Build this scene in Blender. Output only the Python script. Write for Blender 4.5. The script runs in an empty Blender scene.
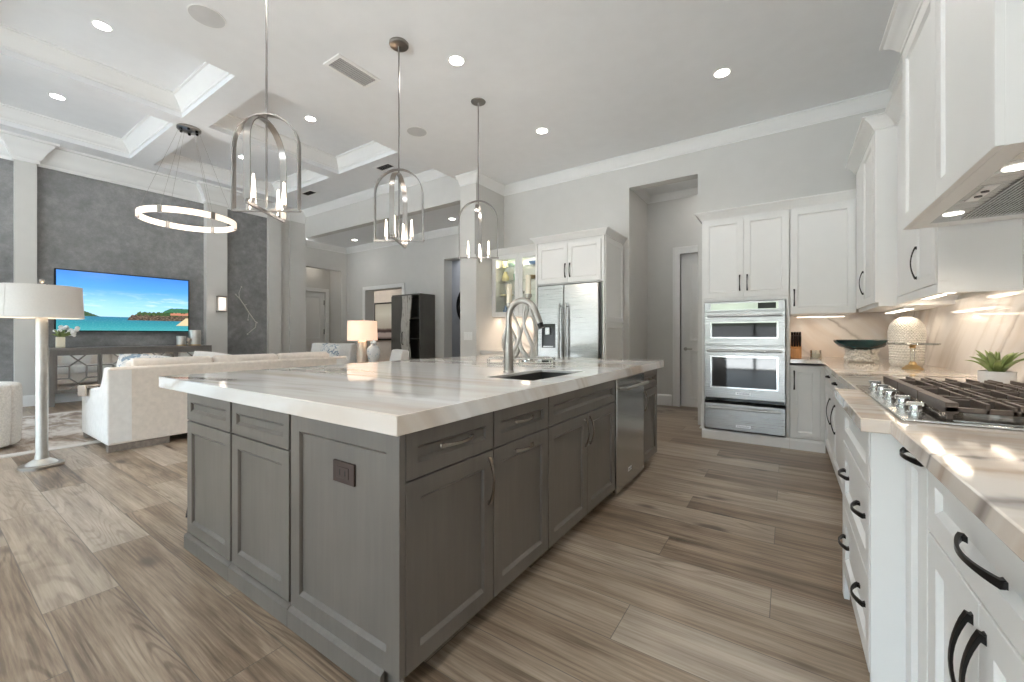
import bpy, math, random
from mathutils import Matrix, Vector
random.seed(7)
S = bpy.context.scene
COL = S.collection
R = math.radians

# ---------------------------------------------------------------- camera
cd = bpy.data.cameras.new('camera'); cam = bpy.data.objects.new('camera', cd); COL.objects.link(cam)
cam.location = (0, 0, 1.16); cam.rotation_euler = (R(90), 0, R(34))
cd.sensor_width = 36; cd.lens = 36*408/1024; cd.shift_y = -0.00615; cd.clip_start = .02
S.camera = cam
# ---------------------------------------------------------------- world, exposure
W = bpy.data.worlds.new('daylight'); S.world = W; W.use_nodes = True
wn = W.node_tree; wn.nodes.clear()
wo = wn.nodes.new('ShaderNodeOutputWorld'); wb = wn.nodes.new('ShaderNodeBackground')
wtc = wn.nodes.new('ShaderNodeTexCoord'); wsx = wn.nodes.new('ShaderNodeSeparateXYZ'); wcr = wn.nodes.new('ShaderNodeValToRGB')
wn.links.new(wtc.outputs['Generated'], wsx.inputs[0]); wma = wn.nodes.new('ShaderNodeMath'); wma.operation = 'MULTIPLY_ADD'; wma.inputs[1].default_value = .5; wma.inputs[2].default_value = .5
wn.links.new(wsx.outputs['Z'], wma.inputs[0]); wn.links.new(wma.outputs[0], wcr.inputs[0])
we = wcr.color_ramp.elements; we.new(.5); we.new(.55); we.new(.58)
for e_, (p_, c_) in zip(we, ((.0, (.40, .41, .40)), (.497, (.40, .41, .40)), (.503, (.05, .06, .045)), (.585, (.095, .11, .09)), (.62, (.70, .86, 1.0)))): e_.position = p_; e_.color = (*c_, 1)
wn.links.new(wcr.outputs[0], wb.inputs['Color']); wn.links.new(wb.outputs[0], wo.inputs[0])
wb.inputs['Strength'].default_value = 10.5
sl = bpy.data.lights.new('sun', 'SUN'); sun = bpy.data.objects.new('sun', sl); COL.objects.link(sun)
sl.energy = 40; sl.color = (1, .99, .97); sl.angle = R(1); sun.rotation_euler = (R(-16), 0, 0)   # high behind the house: lights the terrace, not the rooms
vs = S.view_settings
vs.view_transform = 'Standard'; vs.look = 'None'; vs.gamma = 1; vs.use_curve_mapping = False
vs.exposure = 0.45
S.cycles.use_denoising = True
S.cycles.max_bounces = 14; S.cycles.diffuse_bounces = 10; S.cycles.glossy_bounces = 5; S.cycles.transmission_bounces = 8
S.cycles.caustics_reflective = False; S.cycles.caustics_refractive = False
S.cycles.sample_clamp_indirect = 6
CAN_W = 18.0      # watts of a recessed downlight
STRIP_W = .65     # watts of an under-cabinet strip

# ---------------------------------------------------------------- node helpers
def nd(nt, typ, ins=None, **pr):
    n = nt.nodes.new(typ)
    for k, v in pr.items(): setattr(n, k, v)
    for k, v in (ins or {}).items():
        if isinstance(v, bpy.types.NodeSocket): nt.links.new(v, n.inputs[k])
        else: n.inputs[k].default_value = v
    return n
def mth(nt, op, a, b=0.0, c=None, clamp=False):
    d = {0: a, 1: b}
    if c is not None: d[2] = c
    return nd(nt, 'ShaderNodeMath', d, operation=op, use_clamp=clamp).outputs[0]
def mixc(nt, f, a, b, blend='MIX'):
    n = nd(nt, 'ShaderNodeMix', None, data_type='RGBA', blend_type=blend)
    for i, v in ((0, f), (6, a), (7, b)):
        if isinstance(v, bpy.types.NodeSocket): nt.links.new(v, n.inputs[i])
        else: n.inputs[i].default_value = v if i == 0 else (*v, 1)[:4]
    return n.outputs[2]
def ramp(nt, f, stops):
    n = nt.nodes.new('ShaderNodeValToRGB'); nt.links.new(f, n.inputs[0])
    e = n.color_ramp.elements
    while len(e) < len(stops): e.new(.5)
    for el, (p, c) in zip(e, stops): el.position = p; el.color = (*c, 1)[:4] if len(c) == 3 else c
    return n.outputs[0]
def sstep(nt, x, a, b, lo=0., hi=1.):
    return nd(nt, 'ShaderNodeMapRange', {'Value': x, 'From Min': a, 'From Max': b, 'To Min': lo, 'To Max': hi}, interpolation_type='SMOOTHSTEP').outputs[0]
def xyz(nt, x, y, z=0.): return nd(nt, 'ShaderNodeCombineXYZ', {0: x, 1: y, 2: z}).outputs[0]
def noise(nt, vec, scale, detail=3., rough=.5, dist=0.):
    return nd(nt, 'ShaderNodeTexNoise', {'Vector': vec, 'Scale': scale, 'Detail': detail, 'Roughness': rough, 'Distortion': dist}).outputs[0]
def mapping(nt, vec, scale=(1, 1, 1), rot=(0, 0, 0), loc=(0, 0, 0)):
    return nd(nt, 'ShaderNodeMapping', {'Vector': vec, 'Scale': scale, 'Rotation': rot, 'Location': loc}).outputs[0]
def new_mat(name):
    m = bpy.data.materials.new(name); m.use_nodes = True
    nt = m.node_tree; b = nt.nodes['Principled BSDF']
    return m, nt, b
def P(name, col, rough=.5, metal=0., vary=.04, vscale=6., bump=0., bscale=200., emit=None, estr=0., spec=.5, coat=0., alpha=1., trans=0., ior=1.45, stretch=(1, 1, 1)):
    m, nt, b = new_mat(name)
    oc = nd(nt, 'ShaderNodeTexCoord').outputs['Object']
    if stretch != (1, 1, 1): oc = mapping(nt, oc, stretch)
    f = noise(nt, oc, vscale, 4.)
    lo = tuple(max(0, c*(1-vary)) for c in col); hi = tuple(min(1, c*(1+vary)) for c in col)
    nt.links.new(ramp(nt, f, [(.3, lo), (.7, hi)]), b.inputs['Base Color'])
    b.inputs['Roughness'].default_value = rough; b.inputs['Metallic'].default_value = metal
    b.inputs['Specular IOR Level'].default_value = spec; b.inputs['Coat Weight'].default_value = coat
    b.inputs['Transmission Weight'].default_value = trans; b.inputs['IOR'].default_value = ior
    if bump:
        bp = nd(nt, 'ShaderNodeBump', {'Height': noise(nt, oc, bscale, 2.), 'Strength': bump, 'Distance': .002})
        nt.links.new(bp.outputs[0], b.inputs['Normal'])
    if emit:
        b.inputs['Emission Color'].default_value = (*emit, 1); b.inputs['Emission Strength'].default_value = estr
    return m
M = {}
M['wall'] = P('wall_paint', (.63, .622, .60), .75, bump=.15, bscale=120, vary=.015)
M['ceil'] = P('ceiling_paint', (.80, .81, .82), .85, bump=.25, bscale=60, vary=.015)
M['trim'] = P('trim_paint', (.82, .82, .81), .4, vary=.01)
M['white'] = P('white_cabinet_lacquer', (.80, .80, .785), .33, vary=.01)
M['black'] = P('black_bronze', (.022, .02, .019), .35, .7)
M['bronze'] = P('champagne_bronze', (.27, .235, .20), .27, .95)
M['void_shade'] = P('gap_shade', (.02, .02, .02), .8)  # near-black colour standing in for the shade inside small openings
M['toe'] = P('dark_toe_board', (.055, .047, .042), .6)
M['chrome'] = P('chrome', (.75, .75, .74), .12, 1.)
M['nickel'] = P('brushed_nickel', (.38, .36, .33), .28, 1.)
M['pendant'] = P('burnished_pewter', (.33, .315, .30), .28, 1.)
M['glassblack'] = P('oven_black_glass', (.02, .021, .022), .04, spec=.8)
M['display'] = P('oven_display', (.03, .032, .035), .08)
M['iron'] = P('cast_iron', (.12, .092, .075), .5, .3, bump=.3)
M['brown'] = P('dark_brown_plastic', (.035, .018, .012), .55)
M['plastic_white'] = P('white_plastic', (.78, .78, .77), .4)
M['sofa'] = P('cream_boucle', (.80, .735, .665), .95, vary=.06, vscale=25, bump=.6, bscale=260)
M['sofawhite'] = P('white_linen', (.86, .85, .83), .95, vary=.04, vscale=20, bump=.5, bscale=300)
M['wood_feet'] = P('limed_wood', (.22, .19, .165), .5, vary=.2, vscale=4, stretch=(1, 8, 8))
M['tray_wood'] = P('tan_wood', (.50, .42, .35), .5, vary=.1, stretch=(1, 6, 6))
M['metal_silver'] = P('silver_leaf', (.62, .61, .58), .38, .75, vary=.12, vscale=10, bump=.3, bscale=40)
M['shade'] = P('linen_lamp_shade', (.80, .775, .74), .9, vary=.02, vscale=80)
M['shade_lit'] = P('glowing_linen_shade', (.82, .72, .62), .9, emit=(1, .66, .44), estr=.55)
M['glow'] = P('frosted_glow', (.9, .85, .8), .5, emit=(1, .82, .66), estr=.65)
M['sconce_glass'] = P('sconce_glass', (.85, .82, .79), .4, emit=(1, .88, .78), estr=.4)
M['bulb'] = P('candle_bulb', (.95, .9, .85), .4, emit=(1, .82, .64), estr=3.2)
M['lens'] = P('downlight_lens', (.95, .95, .93), .5, emit=(1, .95, .88), estr=14.)
M['hoodlens'] = P('hood_lamp_lens', (.95, .95, .93), .5, emit=(1, .93, .84), estr=2.5)
M['strip'] = P('led_strip', (.95, .95, .9), .5, emit=(1, .87, .72), estr=3.)
M['grille'] = P('vent_grey', (.42, .42, .42), .6)
M['refl_screen'] = P('charcoal_reflection_screen', (.10, .10, .10), .8)  # for the added screen that dims outdoor reflections
M['ceilgrey'] = P('speaker_grille', (.55, .55, .55), .9, bump=.5, bscale=300)
M['mirror'] = P('antique_mirror', (.78, .78, .77), .05, 1.)
M['teal'] = P('dark_teal_glaze', (.012, .05, .055), .18, vary=.3)
M['gold'] = P('aged_gold', (.62, .43, .22), .3, 1.)
M['beads'] = P('pearl_beads', (.84, .81, .76), .25, vary=.12, vscale=60, spec=.7)
def thin_glass(name, tint, gl):
    m, nt, b = new_mat(name); nt.nodes.remove(b)
    out = nt.nodes['Material Output']
    tr = nd(nt, 'ShaderNodeBsdfTransparent', {'Color': (*tint, 1)}); gs = nd(nt, 'ShaderNodeBsdfGlossy', {'Roughness': .03})
    nt.links.new(ramp(nt, noise(nt, nd(nt, 'ShaderNodeTexCoord').outputs['Object'], 8., 2.), [(.4, (.95, .96, .96)), (.6, (1, 1, 1))]), gs.inputs['Color'])
    lw = nd(nt, 'ShaderNodeLayerWeight', {'Blend': gl})
    mx = nd(nt, 'ShaderNodeMixShader'); nt.links.new(mth(nt, 'ADD', mth(nt, 'MULTIPLY', lw.outputs['Fresnel'], .8), .03), mx.inputs[0])
    nt.links.new(tr.outputs[0], mx.inputs[1]); nt.links.new(gs.outputs[0], mx.inputs[2]); nt.links.new(mx.outputs[0], out.inputs['Surface'])
    return m
M['glass'] = thin_glass('clear_glass', (.97, .985, .975), .35)
M['glass_plate'] = thin_glass('thick_glass', (.70, .73, .72), .5)
M['pot'] = P('white_ceramic_pot', (.70, .70, .70), .4)
M['leaf'] = P('succulent_green', (.23, .29, .10), .5, vary=.35, vscale=20)
M['blockwood'] = P('oak_knife_block', (.62, .30, .11), .45, vary=.2, stretch=(6, 6, 1))
M['knife'] = P('knife_handle', (.03, .022, .02), .35)
M['ceramic'] = P('pale_ceramic', (.74, .74, .74), .25)
M['bluewhite'] = None
M['candle'] = P('ivory_wax', (.80, .74, .60), .5, spec=.3)
M['champ'] = P('champagne_ceramic', (.52, .47, .42), .22, .5)
M['doorpaint'] = P('door_paint', (.82, .815, .80), .45, vary=.01)
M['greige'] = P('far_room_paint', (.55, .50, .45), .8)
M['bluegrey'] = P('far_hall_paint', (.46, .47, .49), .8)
M['towel'] = P('dishware_green', (.35, .55, .40), .3)
M['yellow'] = P('dishware_yellow', (.75, .66, .35), .3)
M['blue'] = P('dishware_blue', (.07, .17, .35), .3)
M['outside'] = P('terrace_stone', (.62, .61, .59), .8)
M['stool'] = P('espresso_wood', (.03, .024, .02), .4)
M['badge'] = P('badge_metal', (.82, .82, .82), .3, .6)
M['ink'] = P('badge_letters', (.12, .12, .12), .4)

def steel(name, col=(.47, .47, .465), rough=.30, axis='x'):
    m, nt, b = new_mat(name)
    oc = nd(nt, 'ShaderNodeTexCoord').outputs['Object']
    sc = {'x': (1, 60, 260), 'y': (60, 1, 260), 'z': (260, 260, 1)}[axis]
    f = noise(nt, mapping(nt, oc, sc), 3., 3.)
    nt.links.new(ramp(nt, f, [(.3, tuple(c*.9 for c in col)), (.7, tuple(min(1, c*1.1) for c in col))]), b.inputs['Base Color'])
    nt.links.new(sstep(nt, f, .2, .8, rough*.75, rough*1.3), b.inputs['Roughness'])
    b.inputs['Metallic'].default_value = 1
    return m
M['steel'] = steel('stainless_steel')
M['steel_y'] = steel('dishwasher_steel', (.55, .55, .53), .2, 'y')
M['sinksteel'] = steel('sink_steel', (.16, .155, .15), .4, 'y')

def wood_cab(name, col):
    m, nt, b = new_mat(name)
    oc = nd(nt, 'ShaderNodeTexCoord').outputs['Object']
    g = noise(nt, mapping(nt, oc, (28, 28, 1.6)), 1.6, 6., .6, .4)
    s = noise(nt, mapping(nt, oc, (2.2, 2.2, 1.2)), 1.5, 3.)
    f = mth(nt, 'ADD', mth(nt, 'MULTIPLY', g, .35), mth(nt, 'MULTIPLY', s, .65))
    nt.links.new(ramp(nt, f, [(.32, tuple(c*.80 for c in col)), (.5, col), (.68, tuple(c*1.2 for c in col))]), b.inputs['Base Color'])
    b.inputs['Roughness'].default_value = .33
    nt.links.new(nd(nt, 'ShaderNodeBump', {'Height': g, 'Strength': .06, 'Distance': .002}).outputs[0], b.inputs['Normal'])
    return m
M['island'] = wood_cab('grey_stained_maple', (.124, .109, .093))
M['darkwood'] = wood_cab('charcoal_wood', (.10, .095, .085))
M['console'] = wood_cab('pewter_painted_wood', (.16, .15, .14))

def quartz(name, th, base, seed=0., strong=1., wall=False, sc=1., rough=.035):
    """white quartz with long straight bronze-grey veins running at angle th; book-matched at the corner on the walls"""
    m, nt, b = new_mat(name)
    ps = nd(nt, 'ShaderNodeSeparateXYZ', {0: nd(nt, 'ShaderNodeNewGeometry').outputs['Position']}).outputs
    if wall:
        a = mth(nt, 'ABSOLUTE', mth(nt, 'ADD', mth(nt, 'SUBTRACT', ps[0], ps[1]), 4.73)); q_ = ps[2]
    else:
        a = ps[0]; q_ = mth(nt, 'ADD', ps[1], mth(nt, 'MULTIPLY', ps[2], .8))
    ct, st = math.cos(th), math.sin(th)
    p = mth(nt, 'ADD', mth(nt, 'MULTIPLY', a, ct), mth(nt, 'MULTIPLY', q_, st))
    q = mth(nt, 'SUBTRACT', mth(nt, 'MULTIPLY', q_, ct), mth(nt, 'MULTIPLY', a, st))
    wob = mth(nt, 'MULTIPLY', mth(nt, 'SUBTRACT', noise(nt, xyz(nt, p, q, seed), 1.6*sc, 5., .6), .5), .16)
    q = mth(nt, 'ADD', q, wob)
    def ridge(ks, kq, det, width, off):
        n1 = noise(nt, xyz(nt, mth(nt, 'MULTIPLY', p, ks*sc), mth(nt, 'MULTIPLY', q, kq*sc), seed+off), 1., det, .5)
        return mth(nt, 'SUBTRACT', 1., mth(nt, 'MULTIPLY', mth(nt, 'ABSOLUTE', mth(nt, 'SUBTRACT', n1, .5)), width, clamp=True), clamp=True)
    msk = sstep(nt, noise(nt, xyz(nt, mth(nt, 'MULTIPLY', p, .5), mth(nt, 'MULTIPLY', q, 1.5), seed+5.), 1.2*sc, 3.), .38, .6)
    v1 = mth(nt, 'MULTIPLY', mth(nt, 'POWER', ridge(.22, 1.9, 2., 26., 1.), 1.6), msk)
    v2 = mth(nt, 'MULTIPLY', ridge(.3, 4.2, 2., 16., 9.), mth(nt, 'MULTIPLY', msk, .55))
    band = sstep(nt, noise(nt, xyz(nt, mth(nt, 'MULTIPLY', p, .25), mth(nt, 'MULTIPLY', q, 2.6), seed+2.), 1.*sc, 4., .55), .47, .72)
    c = mixc(nt, mth(nt, 'MINIMUM', mth(nt, 'MULTIPLY', band, .7*strong), 1.), base, (base[0]*.78, base[1]*.67, base[2]*.57))
    c = mixc(nt, mth(nt, 'MULTIPLY', v2, .7*strong), c, (.42, .33, .25))
    c = mixc(nt, mth(nt, 'MINIMUM', mth(nt, 'MULTIPLY', v1, .85*strong), 1.), c, (.33, .29, .27))
    nt.links.new(c, b.inputs['Base Color'])
    b.inputs['Roughness'].default_value = rough; b.inputs['Specular IOR Level'].default_value = .6
    return m
M['quartz'] = quartz('veined_quartz', R(6), (.83, .825, .81), seed=3., strong=1.4)
M['quartz_lamp_tint'] = quartz('veined_quartz_lamp_tint', R(14), (.80, .735, .67), seed=8.3, strong=1.6, sc=1.7, rough=.06)  # warm lamp light tinted into the base colour of the counter quartz
M['splash'] = quartz('veined_quartz_splash', R(42), (.84, .81, .785), seed=11., strong=.85, wall=True, sc=1.2)

def floor_mat():
    m, nt, b = new_mat('wood_look_plank_tile')
    ps = nd(nt, 'ShaderNodeSeparateXYZ', {0: nd(nt, 'ShaderNodeNewGeometry').outputs['Position']})
    x, y = ps.outputs[0], ps.outputs[1]
    rv = mth(nt, 'DIVIDE', mth(nt, 'SUBTRACT', y, .312), .2375)
    row = mth(nt, 'FLOOR', rv); fy = mth(nt, 'SUBTRACT', rv, row)
    sx = mth(nt, 'DIVIDE', mth(nt, 'ADD', mth(nt, 'SUBTRACT', x, .44), mth(nt, 'MULTIPLY', row, .5)), 1.5)
    cl = mth(nt, 'FLOOR', sx); fx = mth(nt, 'SUBTRACT', sx, cl)
    dx = mth(nt, 'MULTIPLY', mth(nt, 'MINIMUM', fx, mth(nt, 'SUBTRACT', 1., fx)), 1.5)
    dy = mth(nt, 'MULTIPLY', mth(nt, 'MINIMUM', fy, mth(nt, 'SUBTRACT', 1., fy)), .2375)
    d = mth(nt, 'MINIMUM', dx, dy)
    joint = sstep(nt, d, .0008, .0024, .75, 0.)
    wn_ = nd(nt, 'ShaderNodeTexWhiteNoise', {'Vector': xyz(nt, row, cl, 3.)}, noise_dimensions='3D')
    r = wn_.outputs['Value']; rc = nd(nt, 'ShaderNodeSeparateColor', {0: wn_.outputs['Color']})
    ox = mth(nt, 'ADD', x, mth(nt, 'MULTIPLY', r, 41.)); oy = mth(nt, 'ADD', y, mth(nt, 'MULTIPLY', rc.outputs[1], 23.))
    # long cathedral grain: bent contour lines of a stretched noise
    base = noise(nt, xyz(nt, mth(nt, 'MULTIPLY', ox, .38), mth(nt, 'MULTIPLY', oy, 4.6)), 1.0, 1.5, .4, .12)
    rings = mth(nt, 'SINE', mth(nt, 'MULTIPLY', base, 190.))
    rings = sstep(nt, rings, -1., -.1)
    fine = noise(nt, xyz(nt, mth(nt, 'MULTIPLY', ox, 3.), mth(nt, 'MULTIPLY', oy, 85.)), 1., 4., .6)
    soft = noise(nt, xyz(nt, mth(nt, 'MULTIPLY', ox, .9), mth(nt, 'MULTIPLY', oy, 13.)), 1., 6., .62, .35)
    blot = noise(nt, xyz(nt, mth(nt, 'MULTIPLY', ox, 2.), mth(nt, 'MULTIPLY', oy, 5.)), 1.3, 3.)
    rm = mth(nt, 'MULTIPLY', sstep(nt, rc.outputs[2], .35, .7, .12, 1.), sstep(nt, blot, .42, .6, .25, 1.))
    f = mth(nt, 'ADD', mth(nt, 'MULTIPLY', mth(nt, 'MULTIPLY', mth(nt, 'SUBTRACT', rings, .8), rm), .10), mth(nt, 'ADD', .08, mth(nt, 'MULTIPLY', fine, .38)))
    f = mth(nt, 'ADD', f, mth(nt, 'MULTIPLY', soft, .66))
    f = mth(nt, 'ADD', f, mth(nt, 'MULTIPLY', blot, .20)); f = mth(nt, 'SUBTRACT', f, .13)
    f = mth(nt, 'ADD', f, mth(nt, 'MULTIPLY', mth(nt, 'SUBTRACT', r, .5), .25))
    c = ramp(nt, f, [(.29, (.055, .036, .023)), (.42, (.145, .103, .070)), (.53, (.26, .200, .144)), (.65, (.385, .312, .237)), (.82, (.52, .44, .35))])
    strk = noise(nt, xyz(nt, mth(nt, 'MULTIPLY', ox, 1.3), mth(nt, 'MULTIPLY', oy, 42.)), 1., 5., .65, .2)
    c = mixc(nt, sstep(nt, strk, .56, .74, 0., .42), c, (.085, .062, .045))
    # knots
    vo = nd(nt, 'ShaderNodeTexVoronoi', {'Vector': xyz(nt, mth(nt, 'MULTIPLY', ox, 1.25), mth(nt, 'MULTIPLY', oy, 3.0)), 'Scale': 1., 'Randomness': 1.})
    kd = mth(nt, 'ADD', vo.outputs['Distance'], mth(nt, 'MULTIPLY', mth(nt, 'SUBTRACT', blot, .5), .16))
    knot = sstep(nt, kd, .04, .15, .85, 0.)
    c = mixc(nt, knot, c, (.075, .055, .043))
    tint = mixc(nt, rc.outputs[0], (1.0, .955, .90), (.94, .96, 1.0))
    c = mixc(nt, 1., c, tint, 'MULTIPLY')
    c = mixc(nt, joint, c, (.075, .066, .058))
    nt.links.new(c, b.inputs['Base Color'])
    nt.links.new(sstep(nt, f, .2, .9, .30, .44), b.inputs['Roughness'])
    h = mth(nt, 'SUBTRACT', mth(nt, 'MULTIPLY', f, .35), joint)
    nt.links.new(nd(nt, 'ShaderNodeBump', {'Height': h, 'Strength': .25, 'Distance': .002}).outputs[0], b.inputs['Normal'])
    return m
M['floor'] = floor_mat()

def wallpaper():
    m, nt, b = new_mat('charcoal_grasscloth')
    ps = nd(nt, 'ShaderNodeNewGeometry').outputs['Position']
    a = noise(nt, ps, 1.6, 5., .65, .3); c2 = noise(nt, ps, 9., 6., .7); c3 = noise(nt, mapping(nt, ps, (1, 30, 30)), 3., 3.)
    f = mth(nt, 'ADD', mth(nt, 'MULTIPLY', a, .4), mth(nt, 'ADD', mth(nt, 'MULTIPLY', c2, .45), mth(nt, 'MULTIPLY', c3, .15)))
    nt.links.new(ramp(nt, f, [(.33, (.135, .138, .142)), (.5, (.22, .223, .228)), (.66, (.33, .334, .338))]), b.inputs['Base Color'])
    b.inputs['Roughness'].default_value = .7
    nt.links.new(nd(nt, 'ShaderNodeBump', {'Height': c2, 'Strength': .3, 'Distance': .004}).outputs[0], b.inputs['Normal'])
    return m
M['paper'] = wallpaper()

def rug_mat():
    m, nt, b = new_mat('streaked_rug_pile')
    ps = nd(nt, 'ShaderNodeNewGeometry').outputs['Position']
    f = noise(nt, mapping(nt, ps, (1.1, 2.6, 1)), 1.6, 6., .62, .6)
    nt.links.new(ramp(nt, f, [(.34, (.19, .14, .11)), (.46, (.36, .30, .25)), (.56, (.58, .53, .48)), (.7, (.70, .66, .62))]), b.inputs['Base Color'])
    b.inputs['Roughness'].default_value = 1
    nt.links.new(nd(nt, 'ShaderNodeBump', {'Height': noise(nt, ps, 180., 2.), 'Strength': .5, 'Distance': .003}).outputs[0], b.inputs['Normal'])
    return m
M['rug'] = rug_mat()
M['rugedge'] = P('cream_rug_border', (.66, .63, .60), 1., bump=.5)

def spotted(name, base, ink, sc=14., lo=.52, hi=.58, stretch=(1, 1, 1)):
    m, nt, b = new_mat(name)
    oc = mapping(nt, nd(nt, 'ShaderNodeTexCoord').outputs['Object'], stretch)
    f = sstep(nt, noise(nt, oc, sc, 4., .6, 1.2), lo, hi)
    nt.links.new(mixc(nt, f, base, ink), b.inputs['Base Color']); b.inputs['Roughness'].default_value = .85
    return m
M['pattern'] = spotted('blue_printed_linen', (.78, .78, .77), (.25, .33, .42))
M['bluewhite'] = spotted('blue_white_glaze', (.76, .77, .78), (.30, .40, .52), 18., .55, .62)
M['liveedge'] = spotted('live_edge_slab', (.48, .46, .42), (.10, .09, .08), 5., .55, .66, (9, 1, .7))
M['woven'] = P('woven_chair_fabric', (.70, .68, .65), .95, vary=.12, vscale=60, bump=.8, bscale=160)
M['art'] = None

def tv_mat():
    m, nt, b = new_mat('tv_seascape')
    g = nd(nt, 'ShaderNodeSeparateXYZ', {0: nd(nt, 'ShaderNodeTexCoord').outputs['Generated']})
    u, v = g.outputs[1], g.outputs[2]
    sky = ramp(nt, v, [(.28, (.42, .74, .93)), (.5, (.28, .62, .93)), (.75, (.09, .37, .87)), (1., (.055, .25, .78))])
    cl = noise(nt, xyz(nt, mth(nt, 'MULTIPLY', u, 3.2), mth(nt, 'MULTIPLY', v, 11.)), 1.2, 5., .6, .3)
    cm = mth(nt, 'MULTIPLY', sstep(nt, cl, .48, .75), mth(nt, 'MULTIPLY', sstep(nt, v, .28, .5), sstep(nt, v, .5, .8, 1., 0.)))
    c = mixc(nt, mth(nt, 'MULTIPLY', cm, .8), sky, (.75, .88, .96))
    sea = ramp(nt, v, [(.0, (.05, .36, .40)), (.12, (.01, .26, .33)), (.24, (.01, .16, .30)), (.3, (.03, .14, .34))])
    wv = noise(nt, xyz(nt, mth(nt, 'MULTIPLY', u, 60.), mth(nt, 'MULTIPLY', v, 140.)), 1., 3.)
    sea = mixc(nt, mth(nt, 'MULTIPLY', sstep(nt, wv, .45, .7), .25), sea, (.25, .6, .6))
    c = mixc(nt, mth(nt, 'LESS_THAN', v, .245), c, sea)
    rag = noise(nt, xyz(nt, mth(nt, 'MULTIPLY', u, 30.), mth(nt, 'MULTIPLY', v, 8.)), 1., 4., .7)
    rg = mth(nt, 'MULTIPLY', mth(nt, 'SUBTRACT', rag, .5), .12)
    # far hill, headland, rocks, islet, beach
    def land(hgt, lo, col, col2, c):
        k = mth(nt, 'MULTIPLY', mth(nt, 'LESS_THAN', v, hgt), mth(nt, 'GREATER_THAN', v, lo))
        tex = noise(nt, xyz(nt, mth(nt, 'MULTIPLY', u, 45.), mth(nt, 'MULTIPLY', v, 45.)), 1., 4., .7)
        return mixc(nt, k, c, mixc(nt, sstep(nt, tex, .4, .62), col, col2))
    h1 = mth(nt, 'ADD', mth(nt, 'MULTIPLY', sstep(nt, u, .66, .86), .21), mth(nt, 'ADD', .225, mth(nt, 'MULTIPLY', rg, .4)))
    c = land(h1, .25, (.03, .12, .08), (.05, .20, .09), c)
    h2 = mth(nt, 'ADD', mth(nt, 'MULTIPLY', sstep(nt, u, .48, .60), .15), mth(nt, 'ADD', .20, rg))
    c = land(h2, .245, (.015, .05, .015), (.07, .14, .03), c)
    h3 = mth(nt, 'ADD', mth(nt, 'MULTIPLY', sstep(nt, u, .47, .53), .12), mth(nt, 'ADD', .17, rg))
    c = land(h3, .19, (.02, .015, .012), (.22, .15, .10), c)
    hi = mth(nt, 'SUBTRACT', .335, mth(nt, 'ADD', mth(nt, 'MULTIPLY', sstep(nt, u, .16, .34), .11), mth(nt, 'MULTIPLY', rg, .3)))
    c = land(hi, .245, (.02, .06, .03), (.05, .11, .04), c)
    hb = mth(nt, 'MULTIPLY', mth(nt, 'SUBTRACT', u, .83), 1.7)
    k = mth(nt, 'MULTIPLY', mth(nt, 'LESS_THAN', v, hb), mth(nt, 'MULTIPLY', mth(nt, 'LESS_THAN', v, .25), mth(nt, 'GREATER_THAN', v, .10)))
    c = mixc(nt, k, c, (.72, .58, .34))
    kr = mth(nt, 'MULTIPLY', mth(nt, 'GREATER_THAN', u, .84), mth(nt, 'MULTIPLY', mth(nt, 'LESS_THAN', mth(nt, 'ADD', v, rg), .345), mth(nt, 'GREATER_THAN', v, .30)))
    c = mixc(nt, kr, c, (.55, .22, .14))
    b.inputs['Base Color'].default_value = (.01, .01, .01, 1); b.inputs['Roughness'].default_value = .15
    nt.links.new(c, b.inputs['Emission Color']); b.inputs['Emission Strength'].default_value = 1.0
    return m
M['tv'] = tv_mat()
def art_mat():
    m, nt, b = new_mat('abstract_landscape_canvas')
    g = nd(nt, 'ShaderNodeSeparateXYZ', {0: nd(nt, 'ShaderNodeTexCoord').outputs['Generated']})
    v = mth(nt, 'ADD', g.outputs[2], mth(nt, 'MULTIPLY', mth(nt, 'SUBTRACT', noise(nt, nd(nt, 'ShaderNodeTexCoord').outputs['Object'], 3., 4.), .5), .06))
    nt.links.new(ramp(nt, v, [(.0, (.10, .06, .05)), (.07, (.45, .38, .36)), (.16, (.48, .40, .38)), (.2, (.05, .03, .03)), (.26, (.10, .06, .05)), (.32, (.50, .46, .40)), (.7, (.55, .54, .47)), (1., (.40, .38, .32))]), b.inputs['Base Color'])
    b.inputs['Roughness'].default_value = .6
    return m
M['art'] = art_mat()

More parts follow.
